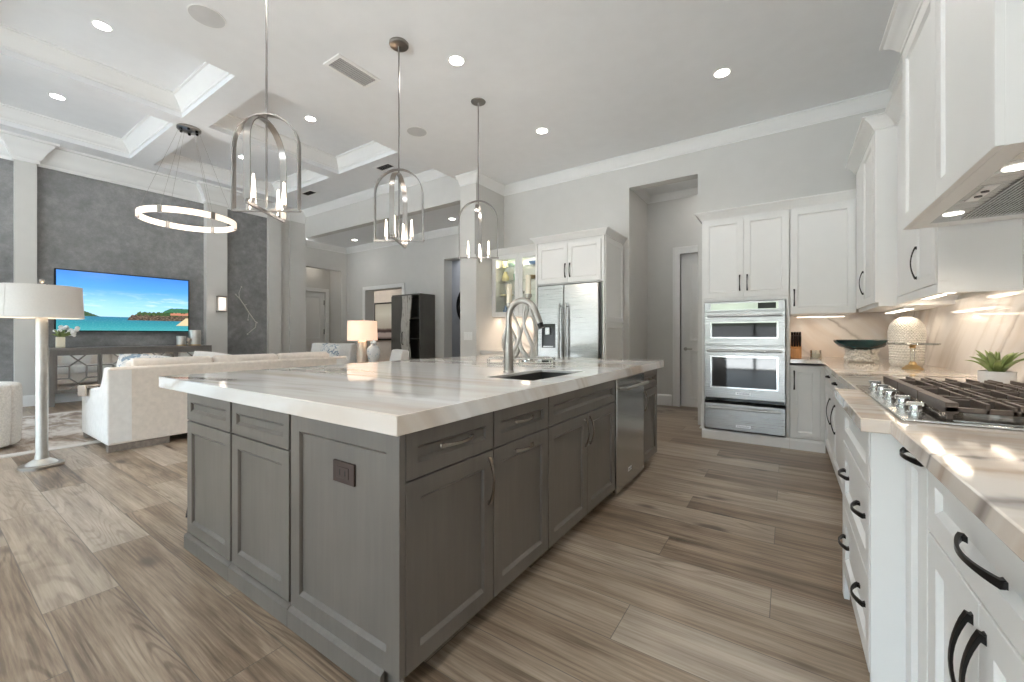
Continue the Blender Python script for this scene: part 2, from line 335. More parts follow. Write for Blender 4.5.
# ---------------------------------------------------------------- mesh builder
class MB:
    def __init__(s): s.v = []; s.f = []; s.M = None
    def add(s, vs_, fs):
        o = len(s.v)
        for p in vs_:
            p = Vector(p)
            if s.M is not None: p = s.M @ p
            s.v.append(p)
        for f in fs: s.f.append([i+o for i in f])
        return s
    def box(s, x0, x1, y0, y1, z0, z1):
        return s.add([(x0, y0, z0), (x1, y0, z0), (x1, y1, z0), (x0, y1, z0), (x0, y0, z1), (x1, y0, z1), (x1, y1, z1), (x0, y1, z1)],
              [(0, 3, 2, 1), (4, 5, 6, 7), (0, 1, 5, 4), (1, 2, 6, 5), (2, 3, 7, 6), (3, 0, 4, 7)])
    def loops(s, rings, cap0=True, cap1=True, closed=True):
        n = len(rings[0]); vs_ = [p for r in rings for p in r]; fs = []
        for i in range(len(rings)-1):
            for j in range(n if closed else n-1):
                k = (j+1) % n
                fs.append((i*n+j, i*n+k, (i+1)*n+k, (i+1)*n+j))
        if cap0: fs.append(tuple(range(n))[::-1])
        if cap1: fs.append(tuple((len(rings)-1)*n+j for j in range(n)))
        return s.add(vs_, fs)
    def ringloop(s, rings):
        n = len(rings[0]); m = len(rings); fs = []
        for i in range(m):
            for j in range(n):
                fs.append((i*n+j, i*n+(j+1) % n, ((i+1) % m)*n+(j+1) % n, ((i+1) % m)*n+j))
        return s.add([p for r in rings for p in r], fs)
    def prism(s, poly, a, b, axis='z'):
        def q(p, h): return {'z': (p[0], p[1], h), 'y': (p[0], h, p[1]), 'x': (h, p[0], p[1])}[axis]
        return s.loops([[q(p, a) for p in poly], [q(p, b) for p in poly]])
    def lathe(s, prof, c=(0, 0, 0), seg=24):
        rings = []
        for r, z in prof:
            r = max(r, .0004)
            rings.append([(c[0]+r*math.cos(2*math.pi*k/seg), c[1]+r*math.sin(2*math.pi*k/seg), c[2]+z) for k in range(seg)])
        return s.loops(rings)
    def tube(s, pts, r, seg=10, closed=False, flat=None, up=(0, 0, 1)):
        pts = [Vector(p) for p in pts]; n = len(pts); rings = []
        rr = r if isinstance(r, (list, tuple)) else [r]*n
        prev = None
        for i, p in enumerate(pts):
            if closed: t = pts[(i+1) % n]-pts[i-1]
            else: t = pts[min(i+1, n-1)]-pts[max(i-1, 0)]
            t.normalize()
            if prev is None:
                a = Vector(up)
                if abs(a.dot(t)) > .95: a = Vector((1, 0, 0))
                a = (a - t*a.dot(t)).normalized()
            else:
                a = (prev - t*prev.dot(t)).normalized()
            prev = a; b = t.cross(a)
            if flat:
                w, h = flat[0]*rr[i], flat[1]*rr[i]
                rings.append([p+a*sa*w+b*sb*h for sa, sb in ((1, 1), (-1, 1), (-1, -1), (1, -1))])
            else:
                rings.append([p+(a*math.cos(2*math.pi*k/seg)+b*math.sin(2*math.pi*k/seg))*rr[i] for k in range(seg)])
        return s.ringloop(rings) if closed else s.loops(rings)
    def sphere(s, c, r, seg=16, rings=10, sz=1.):
        pr = [(r*math.sin(math.pi*k/rings), -r*sz*math.cos(math.pi*k/rings)) for k in range(rings+1)]
        return s.lathe(pr, c, seg)
    def crown(s, path, zt, prof, closed=False):
        n = len(path); rings = []
        for i, p in enumerate(path):
            def dirv(a, b):
                v = Vector((b[0]-a[0], b[1]-a[1])); v.normalize(); return v
            d0 = dirv(path[i-1], p) if (closed or i > 0) else None
            d1 = dirv(p, path[(i+1) % n]) if (closed or i < n-1) else None
            d0 = d0 or d1; d1 = d1 or d0
            n0 = Vector((-d0.y, d0.x)); n1 = Vector((-d1.y, d1.x))
            m = (n0+n1)/(1+n0.dot(n1))
            rings.append([(p[0]+m.x*o, p[1]+m.y*o, zt+dz) for o, dz in prof])
        return s.ringloop(rings) if closed else s.loops(rings)

def mesh_of(name, mb, off=None):
    me = bpy.data.meshes.new(name)
    o = off or Vector((0, 0, 0))
    me.from_pydata([tuple(p-o) for p in mb.v], [], mb.f); me.update()
    import bmesh
    bm = bmesh.new(); bm.from_mesh(me); bmesh.ops.recalc_face_normals(bm, faces=bm.faces); bm.to_mesh(me); bm.free()
    for p in me.polygons: p.use_smooth = True
    me.set_sharp_from_angle(angle=R(38))
    return me
def root_loc(o):
    while o.parent: o = o.parent
    return o.location.copy()
def obj(name, mb, mat, parent=None, bevel=0., seg=2, local=False, label=None):
    """links mb as ONE mesh object; world coordinates unless local"""
    off = Vector((0, 0, 0))
    if parent is not None and not local: off = root_loc(parent)
    me = mesh_of(name, mb, off); me.materials.append(M[mat] if isinstance(mat, str) else mat)
    o = bpy.data.objects.new(name, me); COL.objects.link(o)
    if parent is not None: o.parent = parent
    if bevel:
        bv = o.modifiers.new('bevel', 'BEVEL'); bv.width = bevel; bv.segments = seg; bv.limit_method = 'ANGLE'; bv.angle_limit = R(40)
    if label: o['label'] = label
    return o
def thing(name, label, cat, loc, rz=0., group=None):
    o = bpy.data.objects.new(name, None); COL.objects.link(o); o.empty_display_size = .1
    o.location = loc; o.rotation_euler = (0, 0, rz); return tag(o, label, cat, group)
def tag(o, label, cat, group=None, kind=None):
    o['label'] = label; o['category'] = cat
    if group: o['group'] = group
    if kind: o['kind'] = kind
    return o
def single(name, label, cat, mb, mat, bevel=0., group=None, seg=2):
    return tag(obj(name, mb, mat, None, bevel, seg), label, cat, group)
def struct(name, mb, mat, bevel=0., parent=None):
    o = obj(name, mb, mat, parent, bevel)
    if parent is None: o['kind'] = 'structure'
    return o
def copy_tree(o, parent=None):
    c = o.copy(); COL.objects.link(c)
    if parent is not None: c.parent = parent
    for ch in list(o.children): copy_tree(ch, c)
    return c
def dup(o, loc, label, rz=None, group=None):
    c = copy_tree(o); c.location = loc; c['label'] = label
    if rz is not None: c.rotation_euler = (0, 0, rz)
    if group: c['group'] = group
    return c
def light(name, typ, loc, watts, col=(1, .93, .84), parent=None, size=.1, rot=None, spot=None, sy=None):
    l = bpy.data.lights.new(name, typ); l.energy = watts; l.color = col
    if typ == 'AREA':
        l.size = size
        if sy: l.shape = 'RECTANGLE'; l.size_y = sy
    else: l.shadow_soft_size = size
    if typ == 'SPOT': l.spot_size = spot or R(120); l.spot_blend = .8
    o = bpy.data.objects.new(name, l); COL.objects.link(o)
    if parent is not None:
        o.parent = parent; o.location = Vector(loc)-root_loc(parent)
    else: o.location = loc
    if rot: o.rotation_euler = rot
    return o
def frame(ox, oy, u, n):
    """local (u, n, z) to world: u along the face, n out of the face"""
    return Matrix(((u[0], n[0], 0, ox), (u[1], n[1], 0, oy), (0, 0, 1, 0), (0, 0, 0, 1)))

# ---------------------------------------------------------------- joinery
def shaker(F, u0, u1, z0, z1, t=.022, st=.060, rec=.013, bev=.012, n0=0.):
    mb = MB(); mb.M = F
    def ring(i, n): return [(u0+i, n, z0+i), (u1-i, n, z0+i), (u1-i, n, z1-i), (u0+i, n, z1-i)]
    st = min(st, (u1-u0)*.3, (z1-z0)*.32)
    mb.loops([ring(0, n0), ring(0, n0+t-.0015), ring(.0015, n0+t), ring(st, n0+t), ring(st+.0015, n0+t-.002), [(u0+st+.003, n0+t-rec, z0+st+bev), (u1-st-.003, n0+t-rec, z0+st+bev), (u1-st-.003, n0+t-rec, z1-st-bev), (u0+st+.003, n0+t-rec, z1-st-bev)]])
    return mb
def slabfront(F, u0, u1, z0, z1, t=.02):
    mb = MB(); mb.M = F
    def ring(i, n): return [(u0+i, n, z0+i), (u1-i, n, z0+i), (u1-i, n, z1-i), (u0+i, n, z1-i)]
    return mb.loops([ring(0, 0), ring(0, t-.0015), ring(.0015, t)])
def pull(F, u, z, L, vert=True, n0=.022, proj=.028, w=.0058):
    """arched pull with two triangular feet, flattened bar that is broadest at its ends"""
    mb = MB(); mb.M = F; pts = []; rr = []
    for k in range(13):
        a = k/12; s = (a-.5)*L; n = n0+.005+(proj-.005)*math.sin(math.pi*a)**.85
        pts.append((u, n, z+s) if vert else (u+s, n, z)); rr.append(w*(1.25-.45*math.sin(math.pi*a)))
    mb.tube(pts, rr, flat=(1., .55), up=(1, 0, 0) if vert else (0, 0, 1))
    for sg in (-1, 1):
        c = sg*(L/2-.008)
        for a, b in (((.010, n0), (.006, n0+.008)),):
            h0, h1 = a[0], b[0]
            def q(h, n): return [((u+p, n, z+c+r) if vert else (u+r+c, n, z+p)) for p, r in ((-h*.6, -h), (h*.6, -h), (h*.6, h), (-h*.6, h))]
            mb.loops([q(h0, a[1]), q(h1, b[1])])
    return mb
def cabinet(name, label, cat, F, Wd, D, z0, z1, fronts, mat, hmat, toe=None, group=None, hollow=False, hl=None, bay=None):
    """F: frame with u from 0 to Wd, carcass front at n=0; fronts: (kind, u0, u1, z0, z1, handle) with handle (u, z, length, vertical)"""
    c = F @ Vector((Wd/2, -D/2, 0)); c.z = z0 if not toe else 0
    t = thing(name, label, cat, (c.x, c.y, 0 if toe else z0), 0, group)
    mb = MB(); mb.M = F
    if hollow:
        for b in ((0, .018, -D, 0, z0, z1), (Wd-.018, Wd, -D, 0, z0, z1), (.018, Wd-.018, -D, -D+.018, z0, z1), (.018, Wd-.018, -D, 0, z0, z0+.018), (.018, Wd-.018, -.018, 0, z0, z1)): mb.box(*b)
    elif bay:
        for b in ((0, .02, -D, 0, z0, z1), (Wd-.02, Wd, -D, 0, z0, z1), (.02, Wd-.02, -D, -D+.01, bay[0], bay[1]), (.02, Wd-.02, -D, 0, z0, bay[0]), (.02, Wd-.02, -D, 0, bay[1], z1)): mb.box(*b)
    else: mb.box(0, Wd, -D, 0, z0, z1)
    obj('carcass', mb, mat, t)
    if toe:
        mb = MB(); mb.M = F; mb.box(0, Wd, -D, -toe[0], 0, z0); obj('toe_kick', mb, toe[1], t)
    for fr in fronts:
        kind, u0, u1, a, b, h = fr[:6]
        nm = {'door': 'door', 'drawer': 'drawer_front', 'panel': 'front_panel', 'flat': 'front_panel'}[kind]
        d = obj(nm, (slabfront if kind == 'flat' else shaker)(F, u0, u1, a, b), mat, t)
        for hh in (h if isinstance(h, list) else [h] if h else []):
            obj('handle', pull(F, *hh), hmat, d, label=hl)
    return t
CROWN = [(0, -1.), (.10, -1.), (.12, -.86), (.22, -.80), (.34, -.60), (.56, -.36), (.78, -.22), (.82, -.12), (1., -.10), (1., 0), (0, 0)]
def cprof(w, h): return [(o*w, d*h) for o, d in CROWN]
# ================================================================ THE SETTING
XR, YK, ZK = .97, 5.70, 3.66        # right wall, kitchen back wall, kitchen ceiling
XT, ZG, ZC = -10.30, 4.30, 4.56     # feature wall, great-room ceiling, coffer panels
YB = -5.2
def sroot(name, loc):
    o = bpy.data.objects.new(name, None); COL.objects.link(o); o.location = loc; o['kind'] = 'structure'; return o
struct('floor', MB().box(-14, 3, YB-.3, 10, -.1, 0), 'floor')
m = MB(); m.box(-16, 8, -15.2, -15.0, -.06, 1.6); struct('reflection_screen', m, 'refl_screen')  # unseen dark screen, added to dim the bright outdoors reflected in the steel
struct('ground_outside', MB().box(-40, 25, YB-30, YB-.3, -.16, -.06), 'outside')
# walls
struct('wall_right', MB().box(XR, XR+.2, YB, YK+.17, 0, ZK), 'wall')
m = MB(); m.box(-4.01, -1.85, YK, YK+.17, 0, ZK); m.box(-1.85, -.955, YK, YK+.17, 3.235, ZK); m.box(-.955, XR, YK, YK+.17, 0, ZK)
struct('wall_kitchen', m, 'wall')
struct('wall_pier', MB().box(-4.34, -4.01, 4.95, YK+.17, 0, ZK), 'wall', .004)
struct('wall_header', MB().box(XT, -4.34, YK, YK+.17, 3.637, ZG), 'wall')
struct('wall_feature', MB().box(XT-.2, XT, YB, 5.0, 0, ZG), 'paper')
m = MB(); m.box(XT-.2, XT+.005, 5.0, 5.33, 0, ZG); m.box(XT-.3, XT+.05, 5.33, 5.73, 0, ZG)
struct('wall_corner', m, 'wall')
for i, (a, b, w) in enumerate(((.955, 1.19, .12), (3.53, 3.92, .15), (4.80, 5.08, .12))):
    struct('trim_%d' % (i+1), MB().box(XT, XT+w, a, b, 0, ZG), 'wall', .004)
# back of the house behind the camera: tall open sliders and a nook window
m = MB()
m.box(XT-.2, -9.9, YB-.2, YB, 0, ZG); m.box(-9.9, -4.9, YB-.2, YB, 3.3, ZG); m.box(-4.9, -4.2, YB-.2, YB, 0, ZG)
m.box(-4.2, -3.6, YB-.2, YB, 0, ZK); m.box(-3.6, .5, YB-.2, YB, 2.9, ZK); m.box(.5, XR+.2, YB-.2, YB, 0, ZK)
struct('wall_back', m, 'wall')
def window(name, x0, x1, z1, nx):
    m = MB()
    m.box(x0, x1, YB-.14, YB-.06, z1-.08, z1); m.box(x0, x1, YB-.14, YB-.06, 0, .05)
    for k in range(nx+1):
        x = x0+(x1-x0)*k/nx; m.box(max(x0, x-.04), min(x1, x+.04), YB-.14, YB-.06, .05, z1-.08)
    struct(name, m, 'black')
window('window_1', -9.9, -4.9, 3.3, 4); window('window_2', -3.6, .5, 2.9, 3)
# ceilings
struct('ceiling_kitchen', MB().box(-4.42, XR+.2, YB-.2, YK+.17, ZK, ZG+.4), 'ceil')
cx = [(-9.71, -7.57), (-7.27, -5.13)]; cy = [(-4.55, -2.42), (-2.13, 0.0), (.06+.0, 2.225), (2.55, 4.717)]
cy = [(-4.70, -2.60), (-2.27, -.27), (.06, 2.225), (2.55, 4.717)]
m = MB(); m.box(XT-.2, -4.42, YB-.2, YK+.17, ZC, ZC+.1)
xs = [XT-.2, -9.71, -7.57, -7.27, -5.13, -4.42]; ys = [YB-.2, -4.70, -2.60, -2.27, -.27, .06, 2.225, 2.55, 4.717, YK]
for i in range(5):
    for j in range(9):
        if i in (1, 3) and j in (1, 3, 5, 7): continue
        m.box(xs[i], xs[i+1], ys[j], ys[j+1], ZG, ZC)
struct('ceiling_great_room', m, 'ceil')
n = 10
for (a, b) in cx:
    for (c, d) in cy[1:]:
        mm = MB(); mm.crown([(a, c), (b, c), (b, d), (a, d)], ZC, cprof(.15, .19), closed=True)
        struct('trim_%d' % n, mm, 'trim'); n += 1
# crowns
mm = MB(); mm.crown([(XR, YB), (XR, YK), (-4.01, YK), (-4.01, 4.95), (-4.34, 4.95)], ZK, cprof(.12, .135)); struct('trim_20', mm, 'trim')
mm = MB(); mm.crown([(-4.43, YK), (XT+.05, YK)], ZG, cprof(.13, .14)); struct('trim_21', mm, 'trim')
mm = MB(); mm.crown([(XT+.05, YK), (XT+.05, 5.33), (XT+.005, 5.33), (XT+.005, 5.08), (XT+.12, 5.08), (XT+.12, 4.80), (XT, 4.80)], ZG, cprof(.10, .3)); struct('trim_22', mm, 'trim')
mm = MB(); mm.crown([(XT, 4.80), (XT, 3.92), (XT+.15, 3.92), (XT+.15, 3.53), (XT, 3.53), (XT, 1.19), (XT+.12, 1.19), (XT+.12, .955), (XT, .955), (XT, YB)], ZG, cprof(.22, .35)); struct('trim_23', mm, 'trim')
BP = [(0, 0), (.018, 0), (.018, .15), (.012, .17), (.004, .18), (0, .18)]
def baseb(name, path):
    mm = MB(); mm.crown(path, 0, BP); struct(name, mm, 'trim')
baseb('baseboard_feature', [(XT, 4.80), (XT, 3.92), (XT+.15, 3.92), (XT+.15, 3.53), (XT, 3.53), (XT, 1.19), (XT+.12, 1.19), (XT+.12, .955), (XT, .955), (XT, YB)])
baseb('baseboard_pier', [(-4.01, 4.98), (-4.01, 4.95), (-4.34, 4.95), (-4.34, YK+.17)])
baseb('baseboard_corner', [(XT+.05, 5.73), (XT+.05, 5.33), (XT+.005, 5.33), (XT+.005, 5.08), (XT+.12, 5.08), (XT+.12, 4.80), (XT, 4.80)])
# pantry hall behind the tall opening
m = MB(); m.box(-2.1, -1.95, YK+.17, 7.1, 0, 3.5); m.box(.3, .45, YK+.17, 7.1, 0, 3.5)
m.box(-1.95, -1.43, 6.97, 7.1, 0, 3.5); m.box(-1.43, -.55, 6.97, 7.1, 2.46, 3.5); m.box(-.55, .3, 6.97, 7.1, 0, 3.5)
struct('wall_hall', m, 'wall')
m = MB(); m.box(-1.7, -.3, 7.18, 7.24, 0, 2.7); m.box(-1.7, -1.64, 7.1, 7.18, 0, 2.7); m.box(-.36, -.3, 7.1, 7.18, 0, 2.7); m.box(-1.7, -.3, 7.1, 7.24, 2.7, 2.76); struct('wall_hall_light_block', m, 'greige')  # shallow box added to stop daylight leaking round the hall door
struct('ceiling_hall', MB().box(-2.1, .45, YK+.17, 7.1, 3.46, 3.56), 'ceil')
mm = MB(); mm.crown([(.3, 6.97), (-1.95, 6.97), (-1.95, YK+.17)], 3.46, cprof(.08, .10)); struct('trim_24', mm, 'trim')
baseb('baseboard_hall', [(-1.56, 6.97), (-1.95, 6.97), (-1.95, YK+.17)])
def door(name, F, Wd, H, cas=.11, depth=.05, mat='doorpaint', hinge_left=True, inset=.06, lever=.93):
    """two-panel door in a casing; u along the wall from the door's left edge"""
    c = F @ Vector((Wd/2, 0, 0)); t = sroot(name, (c.x, c.y, 0))
    mb = MB(); mb.M = F
    mb.box(0, Wd, -inset-.04, -inset, .002, H)
    d = obj('door_leaf', mb, mat, t)
    zm = H*.40
    for a, b in ((.13, zm-.07), (zm+.07, H-.13)):
        mb = MB(); mb.M = F
        def ring(i, n): return [(.12+i, n, a+i), (Wd-.12-i, n, a+i), (Wd-.12-i, n, b-i), (.12+i, n, b-i)]
        mb.loops([ring(0, -inset-.002), ring(0, -inset+.010), ring(.012, -inset+.012), ring(.03, -inset+.002), ring(.06, -inset+.006)])
        obj('door_panel', mb, mat, d)
    mb = MB(); mb.M = F
    for x0, x1, z0, z1 in ((-cas, -.0, 0, H+cas), (Wd, Wd+cas, 0, H+cas), (0, Wd, H, H+cas)):
        mb.box(x0, x1, 0, .018, z0, z1)
    for x0, x1, z0, z1 in ((-cas, -cas+.025, 0, H+cas), (Wd+cas-.025, Wd+cas, 0, H+cas), (-cas, Wd+cas, H+cas-.025, H+cas)):
        mb.box(x0, x1, .018, .03, z0, z1)
    mb.box(-.012, 0, -.13, 0, 0, H); mb.box(Wd, Wd+.012, -.13, 0, 0, H); mb.box(-.012, Wd+.012, -.13, 0, H, H+.012)
    obj('door_casing', mb, 'trim', t)
    hx = Wd-.07 if hinge_left else .07
    mb = MB(); mb.M = F
    mb.tube([(hx, -inset, lever), (hx, -inset+.05, lever), (hx+(-.11 if hinge_left else .11), -inset+.055, lever)], .010, 8)
    mb.tube([(hx, -inset, lever), (hx, -inset+.008, lever)], .028, 14)
    obj('door_handle', mb, 'nickel' if name == 'door_1' else 'black', d)
    if name != 'door_1':
        ex = Wd if not hinge_left else 0
        for z in (.25, H*.52, H-.3):
            mb = MB(); mb.M = F; mb.box(ex-.016, ex+.016, -inset-.001, -inset+.012, z-.07, z+.07); obj('hinge', mb, 'black', d)
    return t
door('door_1', frame(-1.43, 6.97, (1, 0), (0, -1)), .88, 2.46, hinge_left=False)
# foyer beyond the header, entry alcove, study and gallery
XF, YF = -10.68, 7.20
m = MB(); m.box(XF-.15, XF, YK+.17, 7.01, 3.0, ZK); m.box(XF-.15, XF, 7.01, YF+.28, 0, ZK); m.box(XF-.15, XT-.2, YK, YK+.17, 0, ZK)
m.box(XF-.72, XF-.15, 7.01, 7.16, 0, 3.3); m.box(XF-.72, XF-.15, 5.6, YK+.17, 0, 3.3); m.box(XF-.72, XF-.58, YK+.17, 5.93, 0, 3.3); m.box(XF-.72, XF-.58, 6.88, 7.01, 0, 3.3); m.box(XF-.72, XF-.58, 5.93, 6.88, 2.40, 3.3)
struct('wall_foyer_left', m, 'wall')
m = MB(); m.box(XF, -9.83, YF, YF+.28, 0, ZK); m.box(-9.83, -8.3, YF, YF+.28, 2.40, ZK); m.box(-8.3, -6.82, YF, YF+.28, 0, ZK); m.box(-6.82, -5.3, YF, YF+.28, 2.97, ZK); m.box(-5.3, -3.9, YF, YF+.28, 0, ZK)
m.box(-4.15, -4.0, YK+.17, YF, 0, ZK)
struct('wall_foyer_back', m, 'wall')
struct('ceiling_foyer', MB().box(XF-.75, -4.0, YK+.17, YF+.28, ZK, ZK+.1), 'ceil')
struct('wall_alcove_light_block', MB().box(XF-.85, XF-.75, 5.6, 7.16, 0, 3.3), 'greige')  # unseen backing added against daylight leaking past the alcove door
struct('ceiling_alcove', MB().box(XF-.72, XF-.15, YK, 7.16, 3.22, 3.3), 'ceil')
mm = MB(); mm.crown([(-4.15, YF), (XF, YF), (XF, YK+.17)], ZK, cprof(.13, .14)); struct('trim_25', mm, 'trim')
door('door_2', frame(XF-.58, 5.93, (0, 1), (1, 0)), .95, 2.40, cas=.1, hinge_left=False)
mm = MB()
for x0, x1, z0, z1 in ((-9.93, -9.83, 0, 2.5), (-8.3, -8.2, 0, 2.5), (-9.83, -8.3, 2.40, 2.5)):
    mm.box(x0, x1, YF-.02, YF, z0, z1); mm.box(x0, x1, YF+.28, YF+.3, z0, z1)
struct('trim_26', mm, 'trim', .003)
m = MB(); m.box(-14, -5, 9.5, 9.6, 0, 3.2); m.box(-14, -13.9, 7.16, 9.6, 0, 3.2); m.box(-14, XF-.72, 7.16, 7.3, 0, 3.2)
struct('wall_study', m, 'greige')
m = MB(); m.box(-8.25, -8.15, YF+.28, 9.5, 0, 3.2); m.box(-8.15, -5, 8.40, 8.5, 0, 3.2); m.box(-5.1, -5, YF+.28, 8.4, 0, 3.2)
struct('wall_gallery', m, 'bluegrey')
struct('ceiling_study', MB().box(-14, -5, YF+.28, 9.6, 3.2, 3.3), 'ceil')
# backsplashes of the same veined quartz as the counters
struct('wall_backsplash_back', MB().box(.02, XR-.015, YK-.015, YK, .914, 1.40), 'splash')
m = MB(); m.box(XR-.015, XR, YB+.2, YK, .914, 1.40); m.box(XR-.015, XR, 1.79, 3.06, 1.40, 1.75)
struct('wall_backsplash_right', m, 'splash')
struct('wall_backsplash_bar', MB().box(-4.01, -2.96, YK-.015, YK, .914, 1.46), 'splash')
# ================================================================ KITCHEN
Gc = 'white kitchen cabinets with dark pulls'
Gi = 'grey stained island cabinets'
# ---------------------------------------------------------------- island
ZT, ZB = .914, .85
FI = lambda y0: frame(-1.02, y0, (0, 1), (1, 0))
def isl(name, label, y0, y1, fronts, hollow=False):
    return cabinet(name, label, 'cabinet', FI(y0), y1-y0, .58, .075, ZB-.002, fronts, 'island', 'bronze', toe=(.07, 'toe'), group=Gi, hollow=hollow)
g = .003
w = 1.345-.879
isl('island_cabinet', 'grey island cabinet with one drawer over one door, at the end nearest the corner', .879, 1.345,
    [('drawer', g, w-g, .694, .846, (w/2+.01, .775, .17, False)), ('door', g, w-g, .078, .688, (w-.035, .572, .19, True))])
w = 1.809-1.345
isl('island_cabinet', 'grey island cabinet with a drawer over a tall pull-out front, both with level pulls', 1.345, 1.809,
    [('drawer', g, w-g, .694, .846, (w/2, .775, .15, False)), ('door', g, w-g, .078, .688, (w/2, .648, .15, False))])
w = 2.771-1.809
isl('island_cabinet', 'wide grey island cabinet with two doors under the sink', 1.809, 2.771,
    [('drawer', g, w-g, .694, .846, None), ('door', g, w/2-g/2, .078, .688, (w/2-.035, .58, .17, True)), ('door', w/2+g/2, w-g, .078, .688, (w/2+.035, .58, .17, True))], hollow=True)
w = 3.885-3.43
isl('island_cabinet', 'grey island cabinet with one drawer and one door past the dishwasher', 3.43, 3.885,
    [('drawer', g, w-g, .694, .846, (w/2, .775, .13, False)), ('door', g, w-g, .078, .688, (.05, .60, .17, True))])
# dishwasher
t = thing('dishwasher', 'stainless dishwasher with a bar handle built into the grey island', 'dishwasher', (-1.3, 3.1, 0))
obj('tub', MB().box(-1.60, -1.02, 2.776, 3.425, .10, ZB-.004), 'toe', t)
obj('toe_kick', MB().box(-1.55, -1.09, 2.78, 3.42, 0, .10), 'toe', t)
d = obj('door', MB().box(-1.02, -.988, 2.778, 3.423, .045, .846), 'steel_y', t, .004)
mb = MB(); mb.tube([(-.94, 2.83, .775), (-.94, 3.37, .775)], .012, 12)
for y in (2.85, 3.35): mb.tube([(-.99, y, .775), (-.94, y, .775)], .010, 10)
obj('handle', mb, 'nickel', d)
b_ = obj('badge', MB().box(-.988, -.9865, 3.02, 3.10, .135, .163), 'badge', d)
def text(name, s, size, loc, rot, mat, parent):
    c = bpy.data.curves.new(name, 'FONT'); c.body = s; c.size = size; c.extrude = .0004; c.align_x = 'CENTER'; c.align_y = 'CENTER'
    tmp = bpy.data.objects.new('lettering', c); COL.objects.link(tmp); dg = bpy.context.evaluated_depsgraph_get()
    me = bpy.data.meshes.new_from_object(tmp.evaluated_get(dg)); bpy.data.objects.remove(tmp); me.materials.clear(); me.materials.append(M[mat])
    o = bpy.data.objects.new(name, me); COL.objects.link(o); o.parent = parent; o.location = Vector(loc)-root_loc(parent); o.rotation_euler = rot
    return o
text('badge_lettering', 'KitchenAid', .016, (-.9860, 3.06, .149), (R(90), 0, R(90)), 'ink', b_)
# end panel facing the great room side, with the socket
t = thing('island_end_panel', 'grey shaker end panel with an outlet on the short end of the island', 'panel', (-1.3, .867, 0))
FE = frame(0, .879, (1, 0), (0, -1))
obj('board', MB().box(-1.644, -1.003, .872, .8785, .0, ZB-.002), 'island', t)
obj('panel', shaker(FE, -1.641, -.9995, .082, .846, t=.0235, st=.062, rec=.013), 'island', t)
mb = MB(); mb.box(-1.644, -1.075, .843, .859, 0, .068); mb.prism([(.843, .068), (.859, .068), (.859, .080)], -1.644, -1.075, 'x'); obj('plinth', mb, 'island', t)
t = thing('outlet', 'dark brown outlet plate on the grey island end panel', 'outlet', (-1.30, .868, .672))
obj('cover_plate', MB().box(-1.362, -1.238, .8610, .8690, .634, .710), 'brown', t, .0015)
obj('decora_insert', MB().box(-1.338, -1.268, .8590, .8610, .652, .692), 'brown', t, .001)
for x in (-1.318, -1.288): obj('socket_slot', MB().box(x-.002, x+.002, .8585, .8591, .662, .682), 'void_shade', t)
# the two cabinets of the short end
for lab, x0, x1 in (('grey island cabinet on the short end, farthest from the outlet panel', -2.725, -2.180), ('grey island cabinet on the short end, between outlet panel and outer cabinet', -2.177, -1.648)):
    F = frame(x0, .879, (1, 0), (0, -1)); w = x1-x0
    t = cabinet('island_cabinet', lab, 'cabinet', F, w, .56, .0, ZB-.002,
        [('drawer', .004, w-.012, .696, .842, None), ('door', .004, w-.012, .084, .690, None)], 'island', 'bronze', group=Gi)
    mb = MB(); mb.box(x0, x1, .843, .879, 0, .068); mb.prism([(.843, .068), (.879, .068), (.879, .080), (.859, .080)], x0, x1, 'x'); obj('plinth', mb, 'island', t)
t = thing('island_back_panel', 'grey panelled back of the island under the seating overhang', 'panel', (-2.70, 2.65, 0))
obj('board', MB().box(-2.715, -2.695, 1.445, 3.885, 0, ZB-.002), 'island', t)
FBk = frame(-2.715, 3.885, (0, -1), (-1, 0))
for k in range(4): obj('panel', shaker(FBk, .01+k*.606, .6+k*.606, .10, .846), 'island', t)
obj('far_board', MB().box(-2.695, -1.602, 3.865, 3.885, 0, ZB-.002), 'island', t)
# worktop with the sink cut-out
def slab_hole(x0, x1, y0, y1, hx0, hx1, hy0, hy1, z0, z1):
    o = lambda z: [(x0, y0, z), (x1, y0, z), (x1, y1, z), (x0, y1, z)]
    h = lambda z: [(hx0, hy0, z), (hx1, hy0, z), (hx1, hy1, z), (hx0, hy1, z)]
    hw = lambda z: [(hx0-.05, hy0-.05, z), (hx1+.05, hy0-.05, z), (hx1+.05, hy1+.05, z), (hx0-.05, hy1+.05, z)]
    return MB().ringloop([o(z0), o(z1), h(z1), h(z1-.02), hw(z1-.02), hw(z0)])
SX0, SX1, SY0, SY1 = -1.455, -1.125, 1.875, 2.545
single('island_worktop', 'thick polished white veined quartz slab on the grey island', 'worktop', slab_hole(-3.075, -.98, .83, 4.06, SX0, SX1, SY0, SY1, ZB, ZT), 'quartz', .003)
t = thing('sink', 'undermount steel sink set in the island worktop', 'sink', (-1.29, 2.21, .62))
o = lambda i, z: [(SX0-.006+i, SY0-.006+i, z), (SX1+.006-i, SY0-.006+i, z), (SX1+.006-i, SY1+.006-i, z), (SX0-.006+i, SY1+.006-i, z)]
mb = MB(); mb.loops([o(-.03, .893), o(.0, .893), o(.004, .69), o(.03, .67)], cap0=False); mb.loops([o(-.03, .893), o(-.03, .880), o(-.004, .880), o(-.004, .66)], cap0=False)
obj('basin', mb, 'sinksteel', t)
mb = MB(); mb.lathe([(.045, 0), (.045, .004), (.03, .006), (.02, .003)], (-1.29, 2.3, .67), 18); obj('drain', mb, 'chrome', t)
